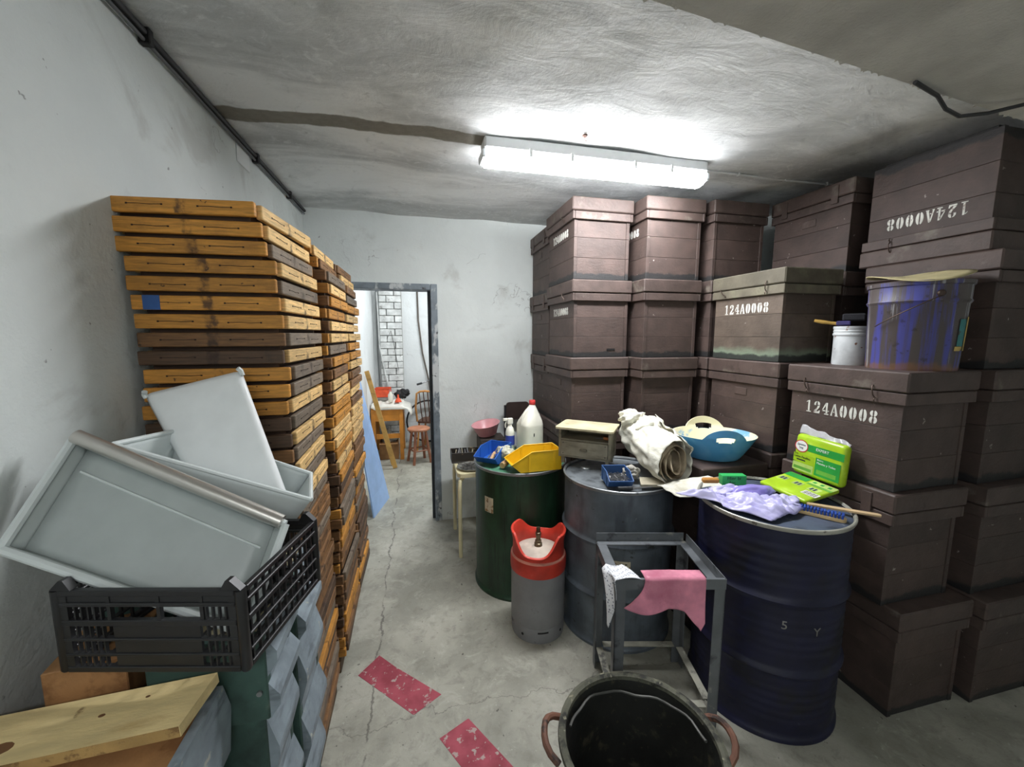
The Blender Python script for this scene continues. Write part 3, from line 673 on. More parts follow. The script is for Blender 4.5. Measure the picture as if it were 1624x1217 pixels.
for a in (R(158), R(-6)):
    pts = []
    for k in range(9):
        q = -1+2*k/8; b = a+q*.30; rr = rt+.012+.040*(1-abs(q)**3)
        pts.append((rr*math.cos(b), rr*math.sin(b), ht-.045+.035*(1-q*q)))
    MB().tube(pts, .011, 8).build('handle', M_rust, tb, True)
pts = []
for k in range(25):
    b = R(150)+R(-160)*k/24; rr = rt-.030-.006*math.sin(k*.6)
    pts.append((rr*math.cos(b), rr*math.sin(b), ht-.024-.03*math.sin(k*.13)+.004*math.sin(k*1.3)))
MB().tube(pts, .0045, 6).build('wire_bail', M('grey_wire', (104, 104, 100), .5, metal=.3), tb, True)
# ------------------------------------------------------------------ floor marks
def mark_mat():
    t = NT('red_floor_paint'); v = t.vec(); 
    c = t.mix(t.ramp(t.noise(v, 10, 5), .3, .7), lin((140, 50, 64)), lin((172, 76, 90)))
    c = t.mix(t.math('MULTIPLY', t.ramp(t.noise(v, 34, 4, .6), .58, .64), .8), c, lin((176, 168, 160)))
    c = t.mix(t.math('MULTIPLY', t.ramp(t.noise(v, 12, 6, .7), .66, .70), .9), c, lin((60, 50, 48)))
    return t.done(c, .7)
mk_ = mark_mat()
tag(MB().prism([(-.327, 1.909), (-.058, 1.632), (.068, 1.707), (-.15, 1.92), (-.235, 2.015)][:5], 0.0, .0012).build('floor_marking', mk_), 'red painted floor patch nearer the tray stacks', 'floor mark')
tag(MB().prism([(.048, 1.5), (.24, 1.17), (.36, 1.26), (.177, 1.56)], 0.0, .0012).build('floor_marking', mk_), 'worn red painted floor patch in front of the tub', 'floor mark')
# ------------------------------------------------------------------ paint bucket and can on the near hive
ZT = 1.02+.508
def bucket_mat():
    t = NT('spattered_blue_bucket'); v = t.vec(rnd=False); Z = t.sep(v)[2]
    d = t.noise(t.vec(rnd=False, st=(9, 9, .5)), 2.2, 7, .6, .2)
    c = t.mix(t.ramp(d, .40, .52), lin((78, 80, 156)), lin((84, 76, 74)))
    c = t.mix(t.math('MULTIPLY', t.ramp(t.noise(t.vec(rnd=False, st=(14, 14, .8)), 2.6, 6, .6), .58, .66), .8), c, lin((166, 166, 170)))
    c = t.mix(t.math('MULTIPLY', t.ramp(t.noise(v, 30, 5), .60, .68), .6), c, lin((58, 50, 46)))
    c = t.mix(t.math('MULTIPLY', t.math('SUBTRACT', 1.0, t.ramp(t.math('ADD', Z, t.math('MULTIPLY', t.noise(v, 20, 4), .08)), .05, .08)), .7), c, lin((128, 92, 62)))
    return t.done(c, .5)
bk = thing('paint_bucket', 'large blue paint-spattered bucket on the 124A0008 hive box', 'bucket', (2.165, 1.325, ZT))
rt, rb_, hb = .166, .146, .375
MB().lathe([(.0001, .004), (rb_, .004), (rb_+.002, 0), (rb_+.004, .008), (rb_+.014, hb-.095), (rt-.002, hb-.09), (rt+.002, hb-.082), (rt-.003, hb-.074), (rt-.002, hb-.02), (rt+.004, hb-.016), (rt+.005, hb), (rt-.004, hb), (rt-.006, hb-.02), (rb_, .02), (.0001, .012)], 48).build('body', bucket_mat(), bk, True)
pts = [(rt*math.cos(a), rt*math.sin(a), hb-.075-.12*math.sin((a-R(190))/R(170)*math.pi)) for a in [R(228-k*8) for k in range(12)]]
pts = []
for k in range(13):
    q = k/12; a = R(236-70*q); pts.append(((rt+.006)*math.cos(a), (rt+.006)*math.sin(a), hb-.062-.125*q))
MB().tube(pts, .0025, 6).build('bail', M_hook, bk, True)
MB().lathe([(.0001, .006), (.010, .006), (.014, 0), (.014, -.004)], 14, Matrix.Translation((rt*math.cos(R(236)), rt*math.sin(R(236)), hb-.055)) @ Matrix.Rotation(R(236), 4, 'Z') @ Matrix.Rotation(R(90), 4, 'Y')).build('bail_ear', M_hook, bk, True)
def bpatch(a0, a1, z0, z1, nm, mat):
    return MB().grid(lambda u, v: ((rb_+.007+(z0+(z1-z0)*v)*.034)*math.cos(R(a0+(a1-a0)*u)), (rb_+.007+(z0+(z1-z0)*v)*.034)*math.sin(R(a0+(a1-a0)*u)), z0+(z1-z0)*v), 6, 2).build(nm, mat, bk)
M_lteal = M('teal_label', (58, 128, 128), .6, layers=[((70, 62, 56), 30, .55, .64)]); M_lyel = M('yellow_label', (200, 172, 96), .6, layers=[((90, 80, 62), 30, .56, .66)])
bpatch(268, 283, .105, .215, 'teal_label', M_lteal); bpatch(286, 297, .085, .225, 'yellow_label', M_lyel); bpatch(265, 282, .085, .103, 'yellow_label', M_lyel)
M_card = M('warped_card', (196, 184, 140), .8, layers=[((120, 108, 80), 10, .6, .72)], var=.08)
def cardfn(u, v):
    a = 2*math.pi*u; rr = .172*v
    x, y = rr*math.cos(a)-.012, rr*math.sin(a)
    return (x, y, .372+.16*(x*.85+y*.53)+.012*v*v*math.cos(2*a+1.0)+.004*math.sin(a*3)*v)
cd_ = MB().grid(cardfn, 40, 6); cd_.v = [(x+2.165, y+1.325, z+ZT+.038) for x, y, z in cd_.v]
solid(tag(cd_.build('card_cover', M_card, None, 'all'), 'warped pale round card covering the blue bucket', 'lid'), .003, 0)
M_can = M('white_can_paint', (206, 210, 212), .5, layers=[((128, 84, 60), 26, .63, .69), ((60, 54, 50), 34, .66, .70, (2, 2, .4))])
cn = thing('paint_can', 'small white rusty paint can with brush beside the blue bucket', 'paint can', (2.155, 1.578, ZT)); rc = .070
MB().lathe([(.0001, .002), (rc-.004, .002), (rc-.002, 0), (rc, .006), (rc, .145), (rc+.005, .15), (rc+.005, .158), (rc+.001, .162), (rc+.004, .170), (rc+.001, .176), (rc+.005, .186), (rc+.004, .194), (rc-.004, .194), (rc-.005, .02), (.0001, .01)], 40).build('body', M_can, cn, True)
MB().lathe([(.0001, .15), (rc-.006, .15)], 24).build('paint', M('dried_paint', (150, 140, 128), .6), cn, True)
pb = thing('paint_brush', 'wide paint brush with yellow handle resting on the white can', 'brush', (2.132, 1.612, ZT+.197), R(-54))
MB().tube([(-.115, 0, .030), (-.08, 0, .022), (-.045, 0, .016), (-.02, 0, .012)], [.008, .010, .008, .009], 10).build('handle', M('yellow_wood', (206, 166, 84), .5), pb, True)
MB().box(-.022, .035, -.055, .055, .002, .024, .004).build('ferrule', M('violet_plastic', (62, 56, 108), .5), pb)
MB().box(.0, .09, -.052, .052, .0245, .060, .006).build('bristles', M('black_bristle', (36, 36, 42), .9, bump=(.6, 160)), pb)
# ------------------------------------------------------------------ blue basin on the low hive
ZP = .485+.508*.955
def basin_mat(name, base, base2, lo, hi):
    t = NT(name); v = t.vec(rnd=False)
    c = t.mix(t.ramp(t.noise(v, 7, 5, .6, .4), lo, hi), lin(base), lin(base2)); return t.done(c, .45)
M_bout = basin_mat('light_blue_rubber', (84, 160, 212), (120, 184, 222), .45, .75); M_bin = basin_mat('plaster_crusted_blue', (120, 176, 214), (236, 230, 196), .38, .48)
bs = thing('rubber_basin', 'light blue rubber basin crusted with cream plaster on a hive lid', 'basin', (1.674, 1.93, ZP), R(-22))
rbB, rtB, hB = .132, .222, .140
def brad(a): return hB+.062*max(0, (abs(math.sin(a))-.88)/.12)**.7*(1 if True else 0) if abs(math.sin(a)) > .88 else hB
def bsurf(off):
    def f(u, v):
        a = 2*math.pi*u; top = brad(a); z = .004+(top-.004)*v
        rr = rbB+(rtB-rbB)*min(1, z/hB)**.85+(.006 if z > hB else 0)+off
        return (rr*math.cos(a)*1.02, rr*math.sin(a)*.86, z)
    return f
def holed(mb, nu, nv):  # cut the two handle slots
    keep = []
    for f in mb.f:
        c = sum((Vector(mb.v[i]) for i in f), Vector())/len(f)
        if abs(c.x) < .043 and .128 < c.z < .157 and abs(c.y) > .12: continue
        keep.append(f)
    mb.f = keep; return mb
holed(MB().grid(bsurf(0), 120, 24), 0, 0).build('outer_wall', M_bout, bs, 'all')
holed(MB().grid(bsurf(-.006), 120, 24), 0, 0).build('inner_wall', M_bin, bs, 'all')
lipm = MB()
lipm.add([bsurf(0)(i/120, 1) for i in range(121)]+[bsurf(-.006)(i/120, 1) for i in range(121)], [(i, i+1, 122+i, 121+i) for i in range(120)]); lipm.build('lip', M_bin, bs)
MB().lathe([(.0001, .004), (rbB*1.0, .004)], 40, None, sx=1.02, sy=.86).build('base', M_bin, bs)
# ------------------------------------------------------------------ picking bins, jug, tools on the green drum
ZG = .8436
def bin_(name, label, loc, rz, L, Wd, Hh, mat, tilt=0.0, nose=.45):
    t = thing(name, label, 'storage bin', loc, rz); t.rotation_euler = (0, tilt, rz)
    k = .0025; prof = [(.18*L, 0), (L, 0), (L, Hh), (.40*L, Hh), (0, nose*Hh)]
    for s in (-1, 1):
        mb = MB().prism(prof, -k/2, k/2, Matrix.Translation((0, s*Wd/2, 0)) @ Matrix.Rotation(R(90), 4, 'X')); mb.build('side', mat, t)
    MB().box(.18*L, L, -Wd/2+.0013, Wd/2-.0013, 0, k).build('floor_panel', mat, t)
    MB().box(L-k, L, -Wd/2+.0013, Wd/2-.0013, k, Hh).build('back', mat, t)
    d = Vector((0-.18*L, nose*Hh)); mb = MB(); w2 = Wd/2-.0013
    mb.add([(.18*L, -w2, 0), (.18*L, w2, 0), (0, w2, nose*Hh), (0, -w2, nose*Hh), (.18*L+k, -w2, k), (.18*L+k, w2, k), (k, w2, nose*Hh), (k, -w2, nose*Hh)], [(0, 1, 2, 3), (7, 6, 5, 4), (3, 2, 6, 7)]); mb.build('nose', mat, t)
    rim = MB()
    for s in (-1, 1):
        rim.tube([(0, s*Wd/2, nose*Hh), (.40*L, s*Wd/2, Hh), (L, s*Wd/2, Hh)], .0032, 6)
    rim.tube([(L, -Wd/2, Hh), (L, Wd/2, Hh)], .0032, 6); rim.tube([(0, -Wd/2, nose*Hh), (0, Wd/2, nose*Hh)], .0032, 6)
    rim.build('rim', mat, t, True)
    for s in (-1, 1):
        for q in (.35, .85): MB().box(q*L-.006, q*L+.006, s*Wd/2-.004, s*Wd/2+.004, -.0, Hh-.01).build('rib', mat, t)
    return t
M_yel = M('yellow_bin_plastic', (228, 186, 30), .45, var=.05); M_bb = M('blue_bin_plastic', (38, 92, 176), .45, var=.05); M_bb2 = M('dull_blue_plastic', (44, 84, 138), .5, var=.06)
bin_('picking_bin', 'yellow plastic picking bin on the green drum', (.535, 2.335, ZG), R(3), .325, .165, .125, M_yel, nose=.42)
bb = bin_('picking_bin', 'blue plastic picking bin with tools on the green drum', (.405, 2.455, ZG+.001), R(52), .25, .155, .095, M_bb, nose=.5)
M_steel = M('tool_steel', (150, 150, 150), .35, metal=.8); M_woodh = M('tool_wood', (196, 160, 116), .6)
def tool(name, label, pts, r_, mat, tip=None):
    t = thing(name, label, 'tool', pts[0]); p0 = Vector(pts[0]); q = [tuple(Vector(p)-p0) for p in pts]
    n = len(q)//2+1
    MB().tube(q[:n], r_, 8).build('handle', mat, t, True); MB().tube(q[n-1:], [r_*.45]*(len(q)-n+1), 6).build('shank', tip or M_steel, t, True)
    return t
tool('hand_tool', 'wooden-handled tool lying in the blue bin', [(.455, 2.50, .862), (.475, 2.535, .874), (.495, 2.57, .886), (.52, 2.61, .90), (.54, 2.64, .91)], .011, M_woodh)
tool('hand_tool', 'steel tool lying in the blue bin', [(.43, 2.515, .856), (.445, 2.54, .862), (.46, 2.565, .868), (.48, 2.60, .876)], .006, M_steel)
tool('hand_tool', 'bent steel clamp lying in the blue bin', [(.475, 2.475, .856), (.475, 2.51, .862), (.487, 2.535, .868), (.505, 2.555, .872)], .007, M_steel)
tool('hand_tool', 'thick wooden mallet handle beside the yellow bin', [(.508, 2.385, .856), (.53, 2.41, .858), (.55, 2.435, .86), (.575, 2.47, .864)], .020, M_woodh, M_woodh)
def crumple(name, mat, label, cat, loc, size, amp=.25, seed=0, parent=None, fr_=3.0):
    def f(u, v):
        a = 2*math.pi*u; b = math.pi*(v-.5); x, y, z = math.cos(a)*math.cos(b), math.sin(a)*math.cos(b), math.sin(b)
        k = 1+amp*(vnoise(x*fr_+seed, y*fr_+z*fr_+seed)+.6*vnoise(x*fr_*2+seed+9, z*fr_*2-y*fr_*2))*2
        k -= amp*.5*abs(vnoise(u*22+seed if u < .999 else seed, v*9))
        return (x*size[0]*k, y*size[1]*k, z*size[2]*k)
    mb = MB().grid(f, 40, 22)
    mb.v = [(x, y, max(z, -size[2])) for x, y, z in mb.v]
    o = mb.build(name, mat, parent, 'all', loc)
    if not parent: tag(o, label, cat)
    return o
M_film = M('clear_film', (222, 220, 196), .25, var=.06, alpha=.75)
crumple('plastic_wrapper', M_film, 'crumpled clear plastic wrapper between the two bins', 'wrapper', (.553, 2.505, .905), (.052, .042, .04), .3, 3)
M_jug = M('milky_plastic', (228, 226, 212), .4, var=.04)
jg = thing('plastic_jug', 'white plastic jug with red cap on the green drum', 'jug', (.785, 2.715, ZG), R(20))
def jugfn(u, v):
    a = 2*math.pi*u; n = 4.0
    zz = .335*v
    k = 1.0 if zz < .20 else max(.26, 1-((zz-.20)/.135)**1.25*.76)
    ca, sa = math.cos(a), math.sin(a); p = (abs(ca)**n+abs(sa)**n)**(-1/n)
    rr = .084*k*(p*(1 if zz < .2 else max(0, 1-(zz-.2)/.13))+1*(0 if zz < .2 else min(1, (zz-.2)/.13)))
    if .195 < zz < .21: rr *= .985
    ox = .02*max(0, (zz-.2)/.135)
    return (rr*ca+ox, rr*sa*.92, zz)
MB().grid(jugfn, 48, 40).build('body', M_jug, jg, 'all')
MB().lathe([(.0001, .368), (.020, .368), (.023, .362), (.023, .338), (.021, .334)], 24, Matrix.Translation((.02, 0, 0))).build('cap', M('red_cap', (206, 62, 60), .5), jg, True)
MB().tube([(-.066, 0, .17), (-.074, 0, .215), (-.058, 0, .262), (-.026, 0, .296), (.0, 0, .312)], .013, 10).build('handle', M_jug, jg, True)
MB().box(-.002, .004, -.0015, .0015, .0, .022, 0, Matrix.Translation((-.02, -.0785, .12))).build('ink_mark', M_ink, jg)
sp = thing('spray_bottle', 'white trigger spray bottle behind the jug handle', 'spray bottle', (.648, 2.762, ZG))
MB().lathe([(.0001, 0), (.030, 0), (.033, .006), (.033, .13), (.026, .16), (.014, .175), (.014, .19)], 24).build('body', M_jug, sp, True)
MB().lathe([(.0335, .04), (.0338, .05), (.0338, .105), (.0335, .11)], 24).build('blue_label', M('blue_label', (54, 70, 160), .5), sp, True)
MB().box(-.020, .020, -.011, .011, .19, .235, .004).box(-.052, -.018, -.007, .007, .215, .235, .003).build('trigger_head', M_jug, sp)
MB().tube([(-.026, 0, .214), (-.036, 0, .19), (-.034, 0, .165)], .004, 6).build('trigger', M_jug, sp, True)
# ------------------------------------------------------------------ things on the grey drum
ZY = .8926
M_oldw = M('grey_old_wood', (140, 134, 116), .7, layers=[((92, 86, 74), 8, .5, .68, (1, 1, 5), .7)], bump=(.3, 40)); M_topw = M('yellowed_board', (196, 186, 152), .6, layers=[((150, 138, 108), 6, .56, .72)])
cb = thing('drawer_cabinet', 'small old wooden drawer cabinet on the grey drum', 'drawer cabinet', (.836, 2.25, ZY), R(-38))
CW, CD, CH, cf = .315, .185, .225, .045
MB().box(0, .014, 0, CD, cf, CH).build('side', M_oldw, cb); MB().box(CW-.014, CW, 0, CD, cf, CH).build('side', M_oldw, cb)
MB().box(.0145, CW-.0145, CD-.012, CD, cf, CH).build('back', M_oldw, cb); MB().box(.0145, CW-.0145, 0, CD-.0125, cf, cf+.01).build('floor_panel', M_oldw, cb)
MB().box(.0145, CW-.0145, 0, CD-.0125, .150, .160).build('shelf', M_oldw, cb)
dw = MB().box(.016, CW-.016, -.006, .012, cf+.012, .148, .002).build('drawer', M('grey_drawer_front', (158, 152, 134), .7, layers=[((110, 104, 90), 9, .5, .68, (1, 1, 5), .7)]), cb)
MB().box(CW/2-.022, CW/2+.022, -.020, -.0065, .092, .108, .004).build('knob', M_oldw, dw)
for (xx, zz) in ((.03, .07), (CW-.03, .07), (.03, .135), (CW-.03, .135)): MB().lathe([(.0001, .001), (.003, .001), (.003, 0)], 8, Matrix.Translation((xx, -.0062, zz)) @ Matrix.Rotation(R(90), 4, 'X')).build('nail', M_black, dw)
for (xx, yy) in ((.012, .02), (CW-.032, .02), (.012, CD-.04), (CW-.032, CD-.04)): MB().box(xx, xx+.02, yy, yy+.02, 0, cf-.0005).build('foot', M_oldw, cb)
def rrect(x0, x1, y0, y1, r_, n=5):
    P = []
    for (cx, cy, a0) in ((x1-r_, y1-r_, 0), (x0+r_, y1-r_, 90), (x0+r_, y0+r_, 180), (x1-r_, y0+r_, 270)):
        for k in range(n+1): P.append((cx+r_*math.cos(R(a0+90*k/n)), cy+r_*math.sin(R(a0+90*k/n))))
    return P
MB().prism(rrect(-.012, CW+.02, -.045, CD+.005, .018), CH+.0005, CH+.012).build('top_board', M_topw, cb)
tool('putty_knife', 'putty knife with wooden handle lying inside the cabinet shelf', [(1.092, 2.100, 1.066), (1.082, 2.110, 1.066), (1.072, 2.120, 1.066), (1.03, 2.152, 1.061)], .009, M('orange_wood', (190, 120, 70), .5))
b2 = bin_('picking_bin', 'small dull blue bin full of screws on the grey drum', (1.005, 1.775, ZY+.001), R(78), .165, .125, .07, M_bb2, nose=.55)
scr = MB()
for k in range(240):
    x, y = random.uniform(.05, .155), random.uniform(-.055, .055); z = .012+random.random()*.022; a = random.random()*6.28; q = random.uniform(-.5, .5); L = .009
    scr.tube([(x-L*math.cos(a), y-L*math.sin(a), z-L*q), (x+L*math.cos(a), y+L*math.sin(a), z+L*q)], .0016, 4)
scr.box(.04, .158, -.059, .059, .004, .014)
so = scr.build('screws', M_steel, None, False, (1.005, 1.775, ZY+.001), (0, 0, R(78))); tag(so, 'loose screws filling the small blue bin', 'screws', kind='stuff')
M_bd = M('pale_offcut', (176, 168, 146), .7, layers=[((120, 112, 94), 9, .55, .7)])
o = MB().prism([(0, 0), (.19, -.05), (.21, .05), (.05, .10)], 0, .014).build('wood_offcut', M_bd, None, False, (1.11, 1.765, ZY+.004)); tag(o, 'flat pale wood offcut on the grey drum rim', 'wood')
tool('file_tool', 'dark steel file with black grip on the grey drum', [(.975, 1.758, ZY+.012), (1.01, 1.752, ZY+.012), (1.05, 1.748, ZY+.011), (1.12, 1.742, ZY+.010), (1.16, 1.74, ZY+.010)], .010, M('black_grip', (34, 34, 36), .6))
crumple('paper_scrap', M('grey_paper', (170, 166, 156), .8), 'crumpled grey paper beside the small blue bin', 'paper', (1.13, 1.905, ZY+.034), (.045, .04, .034), .3, 5)
# white canvas sheet, rolled
M_canvas = M('dirty_canvas', (222, 220, 206), .85, layers=[((176, 166, 138), 5, .55, .74, (1, 1, 1), .7), ((118, 106, 84), 9, .66, .76, (1, 1, 1), .6)], bump=(.5, 14, .02), var=.05)
M_canin = M('brown_canvas_lining', (182, 166, 140), .9, layers=[((96, 78, 56), 7, .5, .7), ((48, 42, 38), 26, .64, .68)], bump=(.5, 20, .01))
cv = thing('canvas_roll', 'rolled dirty white canvas sheet beside the drawer cabinet', 'canvas', (1.300, 1.775, 1.010))
ax0 = Vector((.0, -.02, .0)); ax1 = Vector((.02, .36, .085)); axd = (ax1-ax0).normalized(); e1 = axd.cross(Vector((0, 0, 1))).normalized(); e2 = e1.cross(axd)
def roll(r0, r1, turns, ph, cr):
    def f(u, v):
        a = ph+2*math.pi*turns*u; rr = r0+(r1-r0)*u**.8
        rr *= 1+.16*vnoise(math.cos(a)*1.6+turns+3, math.sin(a)*1.6+v*3)+cr*vnoise(u*26, v*7)+.07*vnoise(u*40, v*15)
        rr *= 1+.10*v*(1 if r1 > .09 else 0)
        # skewed mouth
        p = ax0+axd*((ax1-ax0).length*v+.055*math.sin(a+.7)*(1-v))+e1*math.cos(a)*rr*1.12+e2*math.sin(a)*rr*.98
        return tuple(p)
    return f
solid(MB().grid(roll(.098, .115, 1.06, .6, .24), 80, 34).build('outer_wrap', M_canvas, cv, 'all'), .002, 0)
solid(MB().grid(roll(.020, .088, 2.4, 1.4, .16), 110, 20).build('inner_lining', M_canin, cv, 'all'), .002, 0)
def flap(u, v):
    x = -.13+.30*u+.06*v; y = -.06-.10*v-.05*u*v; z = -.085-.006*v+.012*vnoise(u*6, v*5)
    if x < .02 and y < -.1: z -= 0.0
    return (x, y, z-.028*v+.02*u)
solid(MB().grid(flap, 26, 12).build('loose_flap', M_canvas, cv, 'all'), .002, 0)
crumple('fold', M_canvas, '', '', (-.06, .33, .175), (.085, .05, .045), .26, 12, cv, 2.4); crumple('fold', M_canvas, '', '', (.0, .26, .125), (.085, .06, .06), .25, 21, cv, 2.6)
crumple('fold', M_canvas, '', '', (.055, .31, .10), (.05, .055, .055), .28, 33, cv, 2.6)
# ------------------------------------------------------------------ things on the navy drum
ZB = .933-.014
M_lil = M('lilac_film', (196, 192, 232), .3, layers=[((150, 142, 212), 5, .5, .7), ((232, 232, 246), 14, .6, .72)], var=.06); M_pur = M('violet_film', (158, 146, 222), .3, var=.10)
bg = thing('plastic_bag', 'crumpled lilac plastic bag on the navy drum', 'plastic bag', (1.46, 1.42, ZB))
def bagfn(u, v):
    A, B, C, D = Vector((-.30, .13)), Vector((.06, .09)), Vector((.13, -.14)), Vector((-.09, -.185))
    q = (A*(1-u)+B*u)*(1-v)+(D*(1-u)+C*u)*v
    z = .020+.07*abs(vnoise(u*5+2, v*4+1))+.035*abs(vnoise(u*11, v*9+4))+.018*abs(vnoise(u*23, v*19))
    w_ = .030*(vnoise(u*4+7, v*2)+vnoise(u*9, v*3+2)*.5)
    x, y = q.x+w_, q.y+w_*.7
    rr = math.hypot(x-.102, y-.0)
    e = min(u, v, 1-u, 1-v); z *= min(1, .25+e*6)
    if rr > .285: z += .012
    return (x, y, z+.005)
solid(MB().grid(bagfn, 60, 44).build('sheet', M_lil, bg, 'all'), .0012, 0)
crumple('bundle', M_pur, '', '', (.02, .035, .040), (.115, .05, .034), .16, 41, bg, 2.0)
crumple('bundle', M_lil, '', '', (.105, -.075, .030), (.06, .05, .024), .3, 47, bg, 2.6)
crumple('bundle', M_lil, '', '', (-.085, .07, .034), (.085, .045, .028), .3, 52, bg, 2.6)
hb_ = thing('brush_packet', 'wooden brush in a green printed sleeve behind the lilac bag', 'brush', (1.375, 1.60, ZB+.040), R(-14))
MB().box(-.03, .05, -.014, .014, 0, .024, .006).build('handle', M('orange_brown_wood', (198, 140, 66), .5), hb_)
sl = MB().box(.058, .175, -.02, .02, -.006, .042, .002).build('sleeve', M('green_card', (48, 172, 88), .5, var=.05), hb_)
me = text_mesh('Hier bi', .024, M_ink, align='LEFT'); place('lettering', me, hb_, (.080, -.0206, .029), (R(90), 0, 0))
me = text_mesh('Aoc', .020, M_ink, align='LEFT'); place('lettering', me, hb_, (.090, -.0206, .008), (R(90), 0, 0))
M_lime = M('lime_packaging', (168, 204, 40), .3, layers=[((196, 226, 90), 9, .58, .72)], var=.06); M_dgrn = M('dark_green_print', (44, 156, 66), .3, var=.06); M_pgrn = M('pale_green_print', (190, 214, 120), .35)
M_white = M('white_print', (236, 236, 232), .5, var=.02); M_redp = M('red_print', (198, 52, 66), .4); M_clear = M('clear_plastic_film', (214, 214, 218), .18, var=.05, alpha=.55); M_navy = M('navy_print', (36, 48, 84), .5); M_mgrn = M('mid_green_print', (110, 178, 70), .4)
pk = thing('cloth_packet', 'bright green packet of cleaning cloths folded open on the navy drum', 'packet', (0, 0, 0))
def slab(Mx, w_, h_, t_, name, mat):
    bm = bmesh.new(); bmesh.ops.create_cube(bm, size=1)
    for q in bm.verts: q.co = (w_/2+q.co.x*w_, h_/2+q.co.y*h_, -t_/2+q.co.z*t_)
    bmesh.ops.bevel(bm, geom=bm.edges[:], offset=t_*.42, segments=3, affect='EDGES', profile=.5)
    bm.verts.index_update(); mb = MB().add([q.co[:] for q in bm.verts], [[q.index for q in f.verts] for f in bm.faces], Mx); bm.free()
    return mb.build(name, mat, pk, True)
hinge_far, hinge_near = Vector((1.845, 1.575, .990)), Vector((1.850, 1.333, .984))
up_dir = Vector((1.853, 1.56, 1.208)); low = Vector((1.645, 1.535, .955))
MU = frame_from(hinge_far, hinge_near, up_dir); WU = (hinge_near-hinge_far).length
slab(MU, WU, .20, .045, 'upper_pack', M_lime)
def pr(Mx, x0, x1, y0, y1, mat, name='print', lift=.0008, rr=None):
    poly = [(x0, y0), (x1, y0), (x1, y1), (x0, y1)] if rr is None else rrect(x0, x1, y0, y1, rr)
    return MB().prism(poly, lift-.0004, lift, Mx).build(name, mat, pk)
pr(MU, .045, WU-.003, .125, .160, M_dgrn); pr(MU, .115, WU-.012, .022, .108, M_dgrn); pr(MU, .004, .108, .018, .058, M_pgrn); pr(MU, .010, .100, .026, .040, M_mgrn, lift=.0012); pr(MU, .125, .215, .032, .052, M_mgrn, lift=.0012); pr(MU, .004, .108, .062, .104, M_lime)
ov = lambda a, b: [(.038+a*math.cos(q*math.pi/12), .142+b*math.sin(q*math.pi/12)) for q in range(24)]
MB().prism(ov(.034, .031), .0010, .0014, MU).build('logo_ring', M_redp, pk); MB().prism(ov(.0295, .0265), .0014, .0018, MU).build('logo_field', M_white, pk)
def lt(Mx, txt, size, x, y, mat, lift=.0022, al='LEFT'):
    me = text_mesh(txt, size, mat, .0003, al); me.transform(Mx @ Matrix.Translation((x, y, lift))); return place('lettering', me, pk)
lt(MU, 'Spente', .0155, .038, .150, M_navy, al='CENTER'); lt(MU, 'bag', .0155, .038, .135, M_navy, al='CENTER')
lt(MU, 'EXPERT', .018, .11, .145, M_white, .0014); lt(MU, 'Con', .011, .008, .101, M_ink, .0016); lt(MU, 'Latex Feuilles', .015, .008, .088, M_ink, .0016); lt(MU, 'Bistro', .012, .122, .099, M_white, .0014); lt(MU, 'Matelas y Toiles', .0135, .122, .084, M_white, .0014)
pr(MU, .022, .066, .070, .076, M_ink, lift=.0014)
# clear top flap
fl = MB().grid(lambda u, v: (WU*(.01+.98*u), .198+.045*v*(1-.75*u)+.004*math.sin(u*17), -.022-.010*v+.004*math.sin(u*31+v*3)), 24, 5); fl.v = [tuple(MU @ Vector(p)) for p in fl.v]
solid(fl.build('clear_flap', M_clear, pk, 'all'), .0015, 0)
ML = frame_from(hinge_far, hinge_near, low); ML = ML.copy()
n_ = (ML.to_3x3() @ Vector((0, 0, 1)))
if n_.z < 0:   # keep the printed side upwards
    ML = frame_from(hinge_near, hinge_far, low)
slab(ML, WU, .20, .022, 'lower_pack', M_lime)
fx = (lambda x: WU-x) if n_.z < 0 else (lambda x: x)
def prl(x0, x1, y0, y1, mat, lift=.0008): a, b = sorted((fx(x0), fx(x1))); pr(ML, a, b, y0, y1, mat, lift=lift)
prl(.006, .12, .010, .050, M_dgrn); prl(.13, .245, .010, .045, M_pgrn); prl(.14, .155, .02, .035, M_dgrn, .0012); prl(.175, .19, .02, .035, M_dgrn, .0012); prl(.21, .225, .02, .035, M_dgrn, .0012); prl(.13, .245, .046, .060, M_mgrn)
for (x0, w2) in ((.015, .045), (.090, .045), (.165, .052)): prl(x0, x0+w2, .070, .105, M_pgrn); prl(x0+.010, x0+.020, .076, .100, M_navy, .0012); prl(x0+.026, x0+.036, .076, .100, M_navy, .0012)
prl(.175, .245, .116, .150, M_white)
for q in range(12): prl(.180+q*.005, .180+q*.005+(.0025 if q % 3 else .0015), .119, .147, M_ink, .0012)
br = thing('scrub_brush', 'wooden brush with blue bristles on the navy drum', 'brush', (1.590, 1.312, ZB+.001), R(-54))
MB().prism(rrect(-.012, .165, -.020, .020, .018), 0, .013).build('block', M('pale_brush_wood', (206, 178, 130), .55), br)
bl = MB()
for i in range(14):
    for j in range(4):
        x, y = .002+i*.0115, -.0135+j*.009; bl.tube([(x, y, .0132), (x+rj(.002), y+rj(.002), .031)], [.0038, .0046], 5)
bl.build('bristles', M('blue_bristles', (40, 74, 160), .7), br)['kind'] = 'stuff'
sd = thing('wooden_spatula', 'long pale wooden stick reaching over the navy drum rim', 'wooden stick', (1.655, 1.325, ZB+.018), R(-42))
MB().prism(rrect(0, .25, -.013, .013, .012), 0, .007).build('stick', M('pale_stick_wood', (200, 172, 132), .6), sd)
